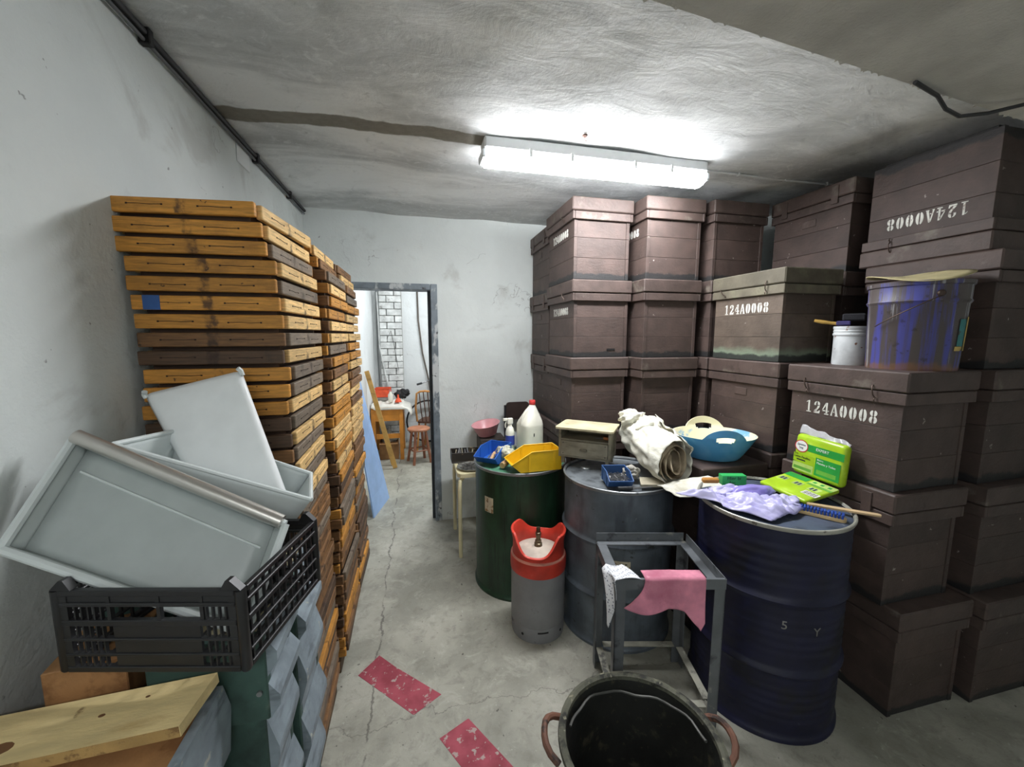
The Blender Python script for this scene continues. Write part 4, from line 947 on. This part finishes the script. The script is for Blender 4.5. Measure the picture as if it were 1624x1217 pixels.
# ------------------------------------------------------------------ foreground left: pile, crate, fridge drawers
M_gfront = M('old_green_paint', (62, 88, 80), .6, layers=[((120, 132, 122), 7, .58, .72), ((38, 54, 50), 6, .5, .68)], bump=(.2, 30))
M_bgrey = M('blue_grey_paint', (138, 150, 158), .65, layers=[((92, 100, 106), 10, .5, .68, (1, 1, 4), .7), ((176, 176, 166), 20, .62, .7)], bump=(.3, 40), rnd=.06)
M_edge = M('bare_pine_edge', (178, 168, 134), .7, layers=[((116, 104, 78), 10, .55, .7)], bump=(.3, 40))
def hive_body(x0, x1, y0, y1, z0, z1, label, front=True):
    t = thing('old_hive_box', label, 'hive body', ((x0+x1)/2, (y0+y1)/2, z0)); a, b, h = (x1-x0)/2, (y1-y0)/2, z1-z0; k = .022
    MB().box(-a, a, -b, -b+k, 0, h, .003).build('front_panel', M_gfront if front else M_bgrey, t)
    MB().box(-a, a, b-k, b, 0, h, .003).build('back_panel', M_gfront, t)
    # hand-hold battens give the sides their pointed profile
    for s in (-1, 1):
        MB().box(min(s*a, s*(a-k)), max(s*a, s*(a-k)), -b+k+.001, b-k-.001, 0, h, .002).build('side_panel', M_bgrey, t)
        if s > 0:
            for (za, zb_) in ((.0, .42), (.50, .96)):
                m = (za+zb_)/2*h
                MB().prism([(0, za*h), (.022, m-.012), (.022, m+.012), (0, zb_*h)], -b+.004, b-.004, Matrix.Translation((a+.0004, 0, 0)) @ Matrix.Rotation(R(90), 4, 'X')).build('side_batten', M_bgrey, t)
    MB().box(-a+k+.001, a-k-.001, -b+k+.001, b-k-.001, h-.02, h-.002).build('top_board', M_edge, t)
    MB().tube([(a*.86, -b-.001, h*.35), (a*.86, -b-.006, h*.35)], .006, 10).build('nail', M_steel, t)
    return t
hive_body(-.57, -.345, .905, 1.075, .815, 1.022, 'dark green hive body with grey sides under the black crate')
hive_body(-.80, -.348, 1.135, 1.335, .82, 1.022, 'green hive body behind the crate, next to the tray stack')
hive_body(-.80, -.362, .925, 1.095, .42, .812, 'grey-sided hive body, second below the black crate')
hive_body(-.80, -.352, 1.125, 1.340, .42, .817, 'green hive body low beside the tray stack')
hive_body(-.80, -.365, .925, 1.095, 0, .417, 'hive body on the floor below the black crate')
hive_body(-.80, -.365, 1.125, 1.340, 0, .417, 'hive body on the floor beside the tray stack')
hive_body(-.80, -.445, .70, .885, .0, .775, 'tall grey hive body standing below the raw plank', False)
M_particle = M('tan_particle_board', (176, 130, 84), .7, layers=[((140, 98, 60), 14, .52, .66)], bump=(.25, 80))
t = thing('hive_roof', 'hive roof with tan top and blue-grey edge under the raw plank', 'hive roof', (-.61, .795, .777))
MB().box(-.19, .172, -.095, .09, .0, .158, .003).build('top', M_particle, t); MB().prism([(-.097, -.0), (.092, .0), (.112, .09), (.085, .165), (-.10, .165)], 0, .018, Matrix.Translation((.1725, 0, 0)) @ Matrix.Rotation(R(90), 4, 'Z') @ Matrix.Rotation(R(90), 4, 'X')).build('edge_board', M_bgrey, t)
M_plank = M('raw_pine_plank', (228, 204, 148), .65, layers=[((196, 160, 102), 4, .56, .72, (1, 4, 4), .7), ((128, 92, 54), 9, .70, .76)], bump=(.2, 60), var=.06, stv=(1, 5, 5))
M_chip = M('rough_sawn_edge', (186, 150, 92), .8, layers=[((130, 98, 58), 40, .5, .62)], bump=(.6, 120))
pl = thing('raw_plank', 'raw pine plank lying in front of the black crate', 'plank', (-.61, .805, .957), R(-1.5)); pl.rotation_euler = (R(2), R(-3.2), R(-1.5))
MB().add([(-.20, -.054, .004), (.185, -.054, .004), (.197, .054, .004), (-.20, .054, .004), (-.20, -.054, .026), (.185, -.054, .026), (.197, .054, .026), (-.20, .054, .026)],
         [(0, 3, 2, 1), (4, 5, 6, 7), (0, 1, 5, 4), (1, 2, 6, 5), (2, 3, 7, 6), (3, 0, 4, 7)]).build('board', M_plank, pl)
MB().box(-.20, .184, -.0552, -.0542, .0045, .0255).build('sawn_edge', M_chip, pl)
for (x, y, rr) in ((.03, .005, .0035), (.09, .028, .0025), (-.10, -.022, .012)): MB().lathe([(.0001, .0266), (rr, .0264), (rr, .0255)], 12, Matrix.Translation((x, y, 0)), sx=1.6).build('knot', M('knot_brown', (112, 76, 44), .7), pl)
o = MB().box(-.07, .06, -.01, .15, 0, .205, .002).build('wood_block', M_particle, None, False, (-.665, .915, .815), (0, 0, R(8))); tag(o, 'tan wooden block under the left end of the black crate', 'wood block')
# black crate
M_crate = M('black_crate_plastic', (34, 34, 36), .38, var=.10)
cr = thing('plastic_crate', 'black plastic fruit crate holding white fridge drawers', 'crate', (-.695, .888, 1.024), R(-13.3))
QW, QD, QH = .368, .30, .172
def rail(ax, a, b, c0, z0, z1, d=.012):
    if ax == 'x': return MB().box(a, b, c0, c0+d, z0, z1, .0015).build('rail', M_crate, cr)
    return MB().box(c0, c0+d, a, b, z0, z1, .0015).build('rail', M_crate, cr)
for (y0) in (0.0, QD-.012):
    for (z0, z1) in ((0, .012), (.034, .040), (.066, .072), (.098, .110), (QH-.034, QH-.026), (QH-.012, QH)): rail('x', .016, QW-.016, y0, z0, z1)
    for (a, b, z0, z1) in ((0.016, .030, .012, QH-.012), (.105, .112, .110, QH-.012), (.20, .207, .110, QH-.012), (QW-.085, QW-.078, .110, QH-.012), (QW-.030, QW-.016, .012, QH-.012)): MB().box(a, b, y0+.002, y0+.010, z0, z1).build('rib', M_crate, cr)
    for k in range(5):
        for off in (.040, QW-.076): MB().box(off+k*.0125, off+k*.0125+.003, y0+.003, y0+.009, .012, QH-.034).build('rib', M_crate, cr)
    MB().box(.112, QW-.088, y0+.003, y0+.009, .012, .098).build('solid_panel', M_crate, cr)
    MB().box(.030, QW-.030, y0+.0035, y0+.0085, QH-.033, QH-.012).build('grip_panel', M_crate, cr)
for (x0) in (0.0, QW-.012):
    for (z0, z1) in ((0, .012), (.034, .040), (.066, .072), (.098, .110), (QH-.034, QH-.026), (QH-.012, QH)): rail('y', .016, QD-.016, x0, z0, z1)
    for k in range(11): MB().box(x0+.003, x0+.009, .024+k*.024, .028+k*.024, .012, QH-.012).build('rib', M_crate, cr)
for (cx, cy) in ((.008, .008), (QW-.008, .008), (.008, QD-.008), (QW-.008, QD-.008)):
    MB().lathe([(.0001, 0), (.008, 0), (.010, .004), (.010, QH-.002), (.0001, QH-.002)], 12, Matrix.Translation((cx, cy, 0))).build('corner_post', M_crate, cr, True)
    sx = 1 if cx < .1 else -1
    MB().prism([(-.006*sx, 0), (.034*sx, 0), (.022*sx, .020), (.014*sx, .020)], -.008, .008, Matrix.Translation((cx, cy, QH)) @ Matrix.Rotation(R(90), 4, 'X')).build('stacking_lug', M_crate, cr)
for k in range(9): MB().box(.018+k*.038, .024+k*.038, .013, QD-.013, .002, .008).build('floor_slat', M_crate, cr)
# fridge drawers
M_frost = M('frosted_drawer_plastic', (176, 184, 182), .35, var=.03, bump=(.04, 60)); M_frost2 = M('white_drawer_plastic', (214, 221, 220), .35, var=.02)
M_cham = M('satin_metal_trim', (214, 210, 204), .32, metal=.9, var=.04)
def bil(P, u, v): return (P[0]*(1-u)+P[1]*u)*(1-v)+(P[3]*(1-u)+P[2]*u)*v
def tray_drawer(name, label, P, depth, mat, seg=12, rimr=.009):
    """P: rim corners near-left, near-right, far-right, far-left; depth points away from the opening"""
    P = [Vector(p) for p in P]; n = (P[1]-P[0]).cross(P[3]-P[0]).normalized()
    t = thing(name, label, 'fridge drawer', P[0]); Q = [p-P[0] for p in P]; c_ = sum(Q, Vector())/4
    B = [q+(c_-q)*.10-n*depth for q in Q]
    fl = MB().grid(lambda u, v: tuple(bil(B, u, v)), seg, seg); solid(fl.build('floor_panel', mat, t, 'all'), .003, 0)
    for i in range(4):
        a, b, c2, d = Q[i], Q[(i+1) % 4], B[(i+1) % 4], B[i]
        solid(MB().grid(lambda u, v: tuple(bil([a, b, c2, d], u, v)), seg, 6).build('side_wall', mat, t, 'all'), .003, 0)
    e = MB()
    for i in range(4): e.tube([tuple(Q[i]), tuple(Q[(i+1) % 4])], rimr, 8)
    e.build('rim', M_frost2, t, True)
    return t, Q, B, n
P1 = [(-.785, .925, 1.272), (-.362, .868, 1.062), (-.312, .990, 1.236), (-.750, 1.075, 1.452)]
d1, Q1, B1, n1 = tray_drawer('fridge_drawer', 'grey frosted fridge drawer with metal trim in the black crate', P1, .022, M_frost)
MB().tube([tuple(Q1[3]+n1*.012+(Q1[2]-Q1[3])*.015), tuple(Q1[2]+n1*.012-(Q1[2]-Q1[3])*.015)], .0155, 16).build('metal_trim', M_cham, d1, True)
rdg = MB(); a_, b_ = bil(B1, .03, .78)+n1*.003, bil(B1, .97, .74)+n1*.003; rdg.tube([tuple(a_), tuple(b_)], .003, 6); rdg.build('ridge', M_frost2, d1, True)
P2 = [(-.700, 1.10, 1.425), (-.290, 1.13, 1.236), (-.335, 1.325, 1.245), (-.665, 1.30, 1.41)]
tray_drawer('fridge_drawer', 'white deep fridge drawer at the back of the black crate', P2, .10, M_frost2, rimr=.006)
wp = thing('plastic_flap', 'white plastic flap panel standing in the back fridge drawer', 'plastic panel', (-.578, 1.195, 1.235))
PP = [Vector(p)-Vector((-.578, 1.195, 1.235)) for p in ((-.578, 1.195, 1.235), (-.352, 1.195, 1.165), (-.508, 1.325, 1.578), (-.755, 1.325, 1.515))]
npn = (PP[1]-PP[0]).cross(PP[3]-PP[0]).normalized()
def wpf(u, v):
    e = max(0, (abs(u-.5)-.42)/.08); e2 = max(0, (v-.88)/.12)
    return tuple(bil(PP, u, v)-npn*(.014*e*e+.010*e2*e2))
solid(MB().grid(wpf, 40, 30).build('sheet', M('white_panel_plastic', (240, 243, 243), .4, var=.02), wp, 'all'), .004, 0)
for u_ in (0, 1): MB().tube([tuple(bil(PP, u_, .97)-npn*.012), tuple(bil(PP, u_, 1.0)-npn*.008), tuple(bil(PP, u_+(.02 if u_ == 0 else -.02), 1.012))], .007, 8).build('hinge_lug', M_frost2, wp, True)
# ------------------------------------------------------------------ conduit, plate, cables
M_blk = M('black_conduit', (48, 48, 50), .5)
cdn = thing('conduit_pipe', 'black conduit along the top of the left wall', 'conduit', (XL, 0, ZC))
MB().tube([(.018, YB+.1, -.022), (.018, 0, -.022), (.018, 1.5, -.022), (.018, DW-.02, -.022)], .011, 10).build('pipe', M_blk, cdn, True)
MB().tube([(.016, YB+.1, -.044), (.016, 1.5, -.044), (.016, DW-.02, -.044)], .006, 8).build('pipe', M('grey_cable', (96, 98, 100), .5), cdn, True)
for y in (.45, 1.62, 2.52, 3.1): MB().box(.0, .034, y-.012, y+.012, -.056, -.006, .003).build('clip', M('black_clip', (28, 28, 29), .6), cdn)
tag(MB().box(0, .006, -.075, .075, -.055, .045, .003).build('wall_plate', M('white_plate', (228, 231, 231), .5, var=.02), None, False, (XL, 2.385, 2.575)), 'blank white cover plate on the left wall under the conduit', 'cover plate')
cw = thing('conduit_pipe', 'thin white conduit running right from the lamp', 'conduit', (1.63, 2.13, ZC-.012))
MB().tube([(0, 0, 0), (.5, .002, -.006), (1.0, .004, -.002), (XR-1.63-.002, .006, -.002)], .007, 8).build('pipe', M_lampwhite, cw, True)
for x in (.28, .62, .95): MB().box(x-.006, x+.006, -.010, .012, -.012, .008, .002).build('clip', M_lampwhite, cw)
tag(MB().tube([(1.50, .99, 2.444), (1.641, 1.016, 2.438), (1.731, 1.045, 2.425), (1.82, 1.057, 2.418), (1.905, 1.03, 2.425), (1.98, .972, 2.435), (2.1, .93, 2.441), (2.4, .90, 2.442)], .006, 8).build('power_cable', M_blk, None, True), 'black cable sagging along the soffit edge, top right', 'cable')
hk = thing('ceiling_hook', 'tiny rusty hook in the ceiling in front of the lamp', 'hook', (.829, 1.929, ZC-.004))
MB().lathe([(.0001, -.006), (.012, -.006), (.014, 0)], 12).build('rose', M_rust, hk, True); MB().tube([(0, 0, -.006), (0, 0, -.02), (.006, 0, -.028), (.010, 0, -.022)], .002, 6).build('hook_wire', M_rust, hk, True)
# ------------------------------------------------------------------ cream stool and things by the back wall
M_cream = M('cream_enamel', (222, 212, 172), .5, layers=[((150, 134, 98), 14, .64, .72)], var=.05)
st = thing('cream_stool', 'cream metal stool with tools beside the green drum', 'stool', (.385, 3.08, 0))
SX, SY, SH = .115, .24, .625
MB().prism(rrect(-SX, SX, -SY, SY, .05), SH, SH+.03).build('seat', M_cream, st)
for sx in (-1, 1):
    for sy in (-1, 1):
        MB().tube([(sx*(SX-.015), sy*(SY-.012), 0), (sx*(SX-.015), sy*(SY-.012), SH-.09), (sx*(SX-.020), sy*(SY-.022), SH-.03), (sx*(SX-.05), sy*(SY-.05), SH-.004)], .015, 10).build('leg', M_cream, st, True)
o = thing('steel_dish', 'round dish of metal scraps on the cream stool', 'dish', (.385, 2.965, SH+.0305))
MB().lathe([(.0001, .003), (.085, .003), (.105, .018), (.108, .018), (.088, 0), (.0001, 0)], 32).build('plate', M('grey_enamel_dish', (150, 150, 144), .4, metal=.4), o, True)
s_ = MB()
for k in range(60):
    a, rr = random.random()*6.28, .075*math.sqrt(random.random()); b = random.random()*3.14; L = random.uniform(.012, .03); x, y, z = rr*math.cos(a), rr*math.sin(a), .010+random.random()*.018
    s_.tube([(x-L*math.cos(b), y-L*math.sin(b), z), (x+L*math.cos(b), y+L*math.sin(b), z+rj(.006))], random.uniform(.002, .005), 5)
tag(s_.build('metal_scraps', M('scrap_metal', (110, 108, 104), .4, metal=.6, rnd=.2), o), None); s_o = bpy.data.objects[o.name].children[-1]; s_o['kind'] = 'stuff'
db = thing('tool_tray', 'black tray of greasy tools at the back of the cream stool', 'tray', (.385, 3.175, SH+.0305))
MB().box(-.135, .10, -.075, .075, 0, .012, .003).build('bottom', M('greasy_black', (40, 36, 32), .5, layers=[((128, 110, 84), 12, .56, .66)]), db)
for (x0, x1, y0, y1) in ((-.135, .10, -.075, -.069), (-.135, .10, .069, .075), (-.135, -.129, -.069, .069), (.094, .10, -.069, .069)): MB().box(x0, x1, y0, y1, .0125, .085, .002).build('wall', M('greasy_black', (40, 36, 32), .5), db)
for k in range(7): MB().tube([(-.11+k*.022, -.06, .04+.012*(k % 3)), (-.09+k*.022+rj(.02), .058, .072+.012*(k % 2))], .006, 6).build('tool', M_oldw if k % 3 == 0 else M_steel, db, True)
pbn = thing('pink_bowl', 'translucent pink plastic bowl leaning on the tool tray by the wall', 'bowl', (.585, 3.36, .815)); pbn.rotation_euler = (R(4), R(-10), 0)
M_pinkb = M('pink_translucent', (240, 176, 182), .3, var=.04, alpha=.88)
solid(MB().lathe([(.0001, 0), (.075, 0), (.082, .006), (.118, .095), (.126, .100)], 40).build('bowl', M_pinkb, pbn, 'all'), .0025, 0)
gb = thing('grey_carton', 'pale grey carton under the pink bowl against the back wall', 'box', (.608, 3.37, 0))
MB().box(-.10, .12, -.11, .11, 0, .42, .004).build('body', M('pale_grey_card', (168, 168, 166), .7, var=.05), gb)
MB().box(-.102, .122, -.112, .112, .4205, .445, .003).build('lid', M('pale_grey_card', (168, 168, 166), .7), gb)
up = thing('dark_carton', 'dark carton stacked on the grey carton, below the pink bowl', 'box', (.608, 3.37, .446))
MB().box(-.10, .12, -.11, .11, 0, .33, .004).build('body', M('dark_card', (70, 62, 58), .7), up); MB().box(-.10, .12, -.11, .11, .3305, .345, .003).build('flap', M('dark_card', (70, 62, 58), .7), up)
ch = thing('brown_chair', 'dark brown chair back showing behind the white jug', 'chair', (.865, 3.22, 0))
M_chb = M('dark_brown_ply', (62, 48, 44), .5)
MB().prism(rrect(-.13, .13, -.15, .15, .03), .44, .46).build('seat', M_chb, ch)
for sx in (-1, 1):
    MB().tube([(sx*.115, .165, 0), (sx*.115, .155, .46), (sx*.115, .17, 1.06)], .010, 8).build('leg', M_blk, ch, True); MB().tube([(sx*.115, -.14, 0), (sx*.115, -.13, .439)], .010, 8).build('leg', M_blk, ch, True)
MB().prism(rrect(-.105, .105, .93, 1.085, .03), -.008, .008, Matrix.Translation((0, .172, 0)) @ Matrix.Rotation(R(90), 4, 'X')).build('backrest', M_chb, ch)
# ------------------------------------------------------------------ workshop beyond the door
M_bluep = M('light_blue_sheet', (150, 182, 226), .35, var=.04)
bp = MB().add([(-.420, 3.69, 0), (-.315, 4.14, 0), (-.612, 4.14, 1.58), (-.612, 3.69, 1.58), (-.432, 3.69, 0), (-.327, 4.14, 0), (-.6175, 4.14, 1.575), (-.6175, 3.69, 1.575)],
              [(0, 1, 2, 3), (7, 6, 5, 4), (0, 4, 5, 1), (1, 5, 6, 2), (2, 6, 7, 3), (3, 7, 4, 0)]).build('blue_sheet', M_bluep)
tag(bp, 'light blue plastic sheet leaning just beyond the doorway', 'plastic sheet')
M_fw = M('honey_pine', (206, 160, 88), .6, var=.10, layers=[((150, 106, 54), 6, .56, .7, (1, 1, 4), .6)])
for (bx, by, tx, ty, tz, lb) in ((-.300, 5.06, -.585, 5.00, 1.25, 'front pine plank leaning beyond the doorway'), (-.33, 5.20, -.59, 5.16, 1.18, 'rear pine plank leaning beyond the doorway')):
    b, tp = Vector((bx, by, .012)), Vector((tx, ty, tz)); ax = (tp-b).normalized(); sd_ = Vector((0, 1, 0)).cross(ax).normalized()
    w2, k2 = sd_*.026, Vector((0, .012, 0))
    tag(MB().add([tuple(p) for p in (b-w2-k2, b+w2-k2, tp+w2-k2, tp-w2-k2, b-w2+k2, b+w2+k2, tp+w2+k2, tp-w2+k2)], [(0, 1, 2, 3), (7, 6, 5, 4), (0, 4, 5, 1), (1, 5, 6, 2), (2, 6, 7, 3), (3, 7, 4, 0)]).build('pine_plank', M_fw), lb, 'plank')
M_tab = M('orange_pine', (206, 136, 52), .5, var=.08)
tt = thing('work_table', 'orange pine table under plastic sheeting in the workshop', 'table', (-.40, 5.72, 0))
MB().box(-.20, .20, -.30, .30, .70, .73, .004).build('table_top', M_tab, tt)
MB().prism([(-.17, .54), (.165, .54), (.165, .699), (-.17, .699)], -.012, .012, Matrix.Translation((0, -.285, 0)) @ Matrix.Rotation(R(90), 4, 'X')).build('apron', M_tab, tt)
MB().box(  .175, .197, -.245, .245, .56, .699).build('apron', M_tab, tt)
for sx in (-1, 1):
    for sy in (-1, 1): MB().box(sx*.18-.025 if sx < 0 else .15, sx*.18+.025 if sx < 0 else .20, sy*.275-.025, sy*.275+.025, 0, .699, .003).build('leg', M_tab, tt)
MB().box(-.15, .149, -.29, -.265, .30, .36).build('stretcher', M_tab, tt)
ps = MB().grid(lambda u, v: (-.60+.46*u+(.02*vnoise(u*9, v*9)), 5.405+.50*v, .7345+(.05*abs(vnoise(u*7, v*8))+.03*abs(vnoise(u*15, v*14))) if (u < .88 and v > .05) else .734-.10*max(0, (u-.88)/.12)-.05*max(0, (.05-v)/.05)+.01), 30, 30)
ps.v = [(x+(.06 if z < .72 else 0), y-(.0), z) for x, y, z in ps.v]
solid(tag(ps.build('plastic_sheeting', M('milky_film', (228, 226, 216), .4, var=.05, alpha=.9), None, 'all'), 'crumpled milky plastic sheeting over the orange table', 'plastic sheet'), .001, 0)
rb2 = thing('red_bin', 'red orange plastic box at the back of the orange table', 'box', (-.475, 5.90, .80)); M_ro = M('red_orange_plastic', (222, 84, 46), .5)
MB().box(-.10, .10, -.07, .07, 0, .004).build('bottom', M_ro, rb2)
for (x0, x1, y0, y1) in ((-.105, .105, -.075, -.071), (-.105, .105, .071, .075), (-.105, -.101, -.0705, .0705), (.101, .105, -.0705, .0705)): MB().box(x0, x1, y0, y1, 0.0045, .13).build('wall', M_ro, rb2)
MB().box(-.112, .112, -.082, -.0755, .115, .135, .002).build('rim', M_ro, rb2)
o = MB().box(-.11, .11, -.09, .09, 0, .045, .004).build('grey_case', M('grey_case', (120, 118, 112), .6), None, False, (-.475, 5.90, .752)); tag(o, 'flat grey case under the red box on the orange table', 'case')
o = crumple('dark_bag', M('black_cloth', (34, 34, 36), .8), 'black cloth heap at the far end of the orange table', 'bag', (-.215, 5.93, .83), (.10, .08, .07), .25, 61)
fn = thing('red_funnel', 'small red funnel on the plastic sheeting', 'funnel', (-.26, 5.56, .772)); MB().lathe([(.045, 0), (.04, .02), (.012, .06), (.010, .10), (.007, .10), (.008, .058)], 20).build('cone', M_ro, fn, True); MB().lathe([(.046, -.002), (.048, .002), (.046, .006)], 20).build('lip', M_ro, fn, True)
wbt = thing('white_bottle', 'small white bottle on the plastic sheeting', 'bottle', (-.36, 5.58, .772)); MB().lathe([(.0001, 0), (.03, 0), (.032, .01), (.032, .10), (.014, .13), (.014, .145)], 20).build('body', M_jug, wbt, True); MB().lathe([(.015, .1452), (.017, .147), (.017, .165), (.0001, .166)], 16).build('cap', M('pink_cap', (206, 120, 120), .5), wbt, True)
cbx = thing('cardboard_box', 'open cardboard box under the orange table', 'box', (-.40, 5.60, 0)); M_cb = M('brown_cardboard', (158, 116, 74), .8)
for (x0, x1, y0, y1) in ((-.12, .125, -.13, -.124), (-.12, .125, .124, .13), (-.12, -.114, -.1235, .1235), (.119, .125, -.1235, .1235)): MB().box(x0, x1, y0, y1, 0.005, .24).build('wall', M_cb, cbx)
MB().box(-.12, .125, -.13, .13, 0, .0045).build('bottom', M_cb, cbx); MB().box(-.115, .12, -.20, -.131, .225, .229).build('flap', M_cb, cbx)
crumple('rag_heap', M('pale_rags', (176, 172, 160), .9), 'heap of pale rags inside the cardboard box under the table', 'rags', (-.40, 5.60, .25), (.10, .10, .11), .28, 71)
M_stool = M('red_brown_wood', (146, 92, 66), .5, var=.08)
def rstool(x, y, label, rz, seat):
    t = thing('round_stool', label, 'stool', (x, y, 0), rz, 'round wooden stools in the workshop')
    MB().lathe([(.0001, .43), (.13, .43), (.145, .437), (.147, .455), (.138, .463), (.0001, .465)], 32).build('seat', seat, t, True)
    for k in range(4):
        a = R(45+90*k); MB().tube([(.165*math.cos(a), .165*math.sin(a), 0), (.13*math.cos(a), .13*math.sin(a), .2), (.095*math.cos(a), .095*math.sin(a), .429)], .019, 8).build('leg', M_stool, t, True)
        b = R(45+90*(k+1)); MB().tube([(.135*math.cos(a), .135*math.sin(a), .17), (.135*math.cos(b), .135*math.sin(b), .17)], .010, 6).build('stretcher', M_stool, t, True)
rstool(.0, 5.28, 'round red-brown wooden stool in front of the orange table', R(20), M('seat_brown', (176, 116, 84), .5)); rstool(.325, 5.42, 'round stool with pale seat half hidden by the door jamb', R(0), M('seat_pale', (206, 184, 152), .5))
def bchair(x, y, label, rz):
    t = thing('bentwood_chair', label, 'chair', (x, y, 0), rz, 'bentwood chairs in the workshop'); m = M('bent_wood', (196, 136, 70), .45, var=.06); m2 = M('dark_spindle', (92, 60, 44), .5)
    MB().prism(rrect(-.17, .17, -.17, .17, .06), .42, .445).build('seat', m2, t)
    pts = [(-.16, .16, .445), (-.165, .20, .65), (-.13, .24, .86), (-.08, .25, .89), (0, .255, .90), (.08, .25, .89), (.13, .24, .86), (.165, .20, .65), (.16, .16, .445)]
    MB().tube(pts, .014, 8).build('back_hoop', m, t, True)
    for q in (-.09, -.03, .03, .09): MB().tube([(q*.9, .16, .445), (q, .20, .65), (q, .25, .887)], .008, 6).build('spindle', m2, t, True)
    for sx in (-1, 1):
        for sy in (-1, 1): MB().tube([(sx*.17, sy*.17, 0), (sx*.14, sy*.14, .419)], .014, 8).build('leg', m, t, True)
bchair(.19, 5.86, 'bentwood spindle chair behind the stools, left one', R(160)); bchair(.60, 5.82, 'bentwood spindle chair at the door jamb, right one', R(170))
bi = thing('bicycle', 'black bicycle with upright handlebar against the end wall', 'bicycle', (.17, 6.25, 0)); M_bk = M('bike_black', (30, 31, 34), .4); M_chr = M('bike_chrome', (170, 172, 174), .25, metal=.9)
for (x) in (-.02, .98):
    MB().lathe([(.315, -.018), (.335, -.012), (.338, 0), (.335, .012), (.315, .018), (.310, 0), (.315, -.018)], 40, Matrix.Translation((x, 0, .338)) @ Matrix.Rotation(R(90), 4, 'X')).build('wheel', M_bk, bi, True)
    sp_ = MB()
    for k in range(14): a = math.pi*2*k/14; sp_.tube([(x, 0, .338), (x+.31*math.cos(a), 0, .338+.31*math.sin(a))], .0015, 4)
    sp_.build('spokes', M_chr, bi)['kind'] = 'stuff'
MB().tube([(-.02, 0, .338), (.06, 0, .62), (.09, 0, .80), (.10, 0, .92)], .014, 8).build('fork', M_bk, bi, True)
MB().tube([(.075, 0, .66), (.48, 0, .34), (.98, 0, .34), (.42, 0, .78), (.48, 0, .34)], .014, 8).build('frame', M_bk, bi, True)
MB().tube([(.42, 0, .76), (.09, 0, .74)], .015, 8).build('top_tube', M_bk, bi, True)
MB().tube([(-.10, -.10, .95), (.0, -.08, .985), (.09, -.02, .945), (.10, .0, .93), (.12, .02, .95), (.16, .06, .99), (.12, .075, 1.0)], .011, 8).build('handlebar', M_chr, bi, True)
MB().tube([(-.18, -.105, .93), (-.10, -.10, .95)], .016, 8).build('grip', M_bk, bi, True)
MB().box(.36, .60, -.06, .06, .84, .90, .02).build('saddle', M_bk, bi)
MB().tube([(.42, 0, .76), (.43, 0, .85)], .012, 8).build('seat_post', M_chr, bi, True)
tl = thing('tall_carton', 'tall brown carton standing beside the bicycle', 'box', (.62, 6.22, 0)); MB().box(-.12, .12, -.03, .03, 0, 1.02, .005).build('body', M('kraft_card', (150, 128, 92), .8), tl); MB().box(-.12, .12, -.035, .03, 1.021, 1.03).build('flap', M('kraft_card', (150, 128, 92), .8), tl)
tl.location.x = .33; tl.location.y = 6.09
def cable(pts, r_, col, label): tag(MB().tube(pts, r_, 6).build('hanging_cable', M('cable_%d' % col[0], col, .6), None, True), label, 'cable')
cable([(-.56, 6.33, 2.6), (-.565, 6.33, 1.9), (-.57, 6.33, 1.4), (-.56, 6.33, .9)], .006, (120, 122, 124), 'grey cord hanging left of the brick pilaster')
cable([(-.545, 6.24, 2.3), (-.53, 6.23, 1.5), (-.47, 6.2, 1.15), (-.41, 6.19, .85)], .010, (206, 208, 206), 'white cord hanging in front of the brick pilaster')
cable([(.03, 6.33, 2.7), (.04, 6.32, 1.9), (.09, 6.31, 1.4), (.17, 6.30, 1.0), (.20, 6.30, .75)], .013, (92, 84, 76), 'thick brown hose hanging on the end wall')
cable([(-.42, 6.20, 1.62), (-.36, 6.205, 1.74), (-.31, 6.20, 1.45), (-.27, 6.19, 1.15)], .004, (60, 58, 56), 'thin black wire looped on the brick pilaster')
rg = thing('red_reel', 'red tool hanging near the door jamb in the workshop', 'tool', (.31, 6.30, 2.06)); MB().box(-.02, .05, -.03, .03, 0, .14, .012).build('body', M_ro, rg); MB().tube([(.01, 0, .0), (.01, 0, -.09)], .008, 6).build('cord', M_blk, rg, True)
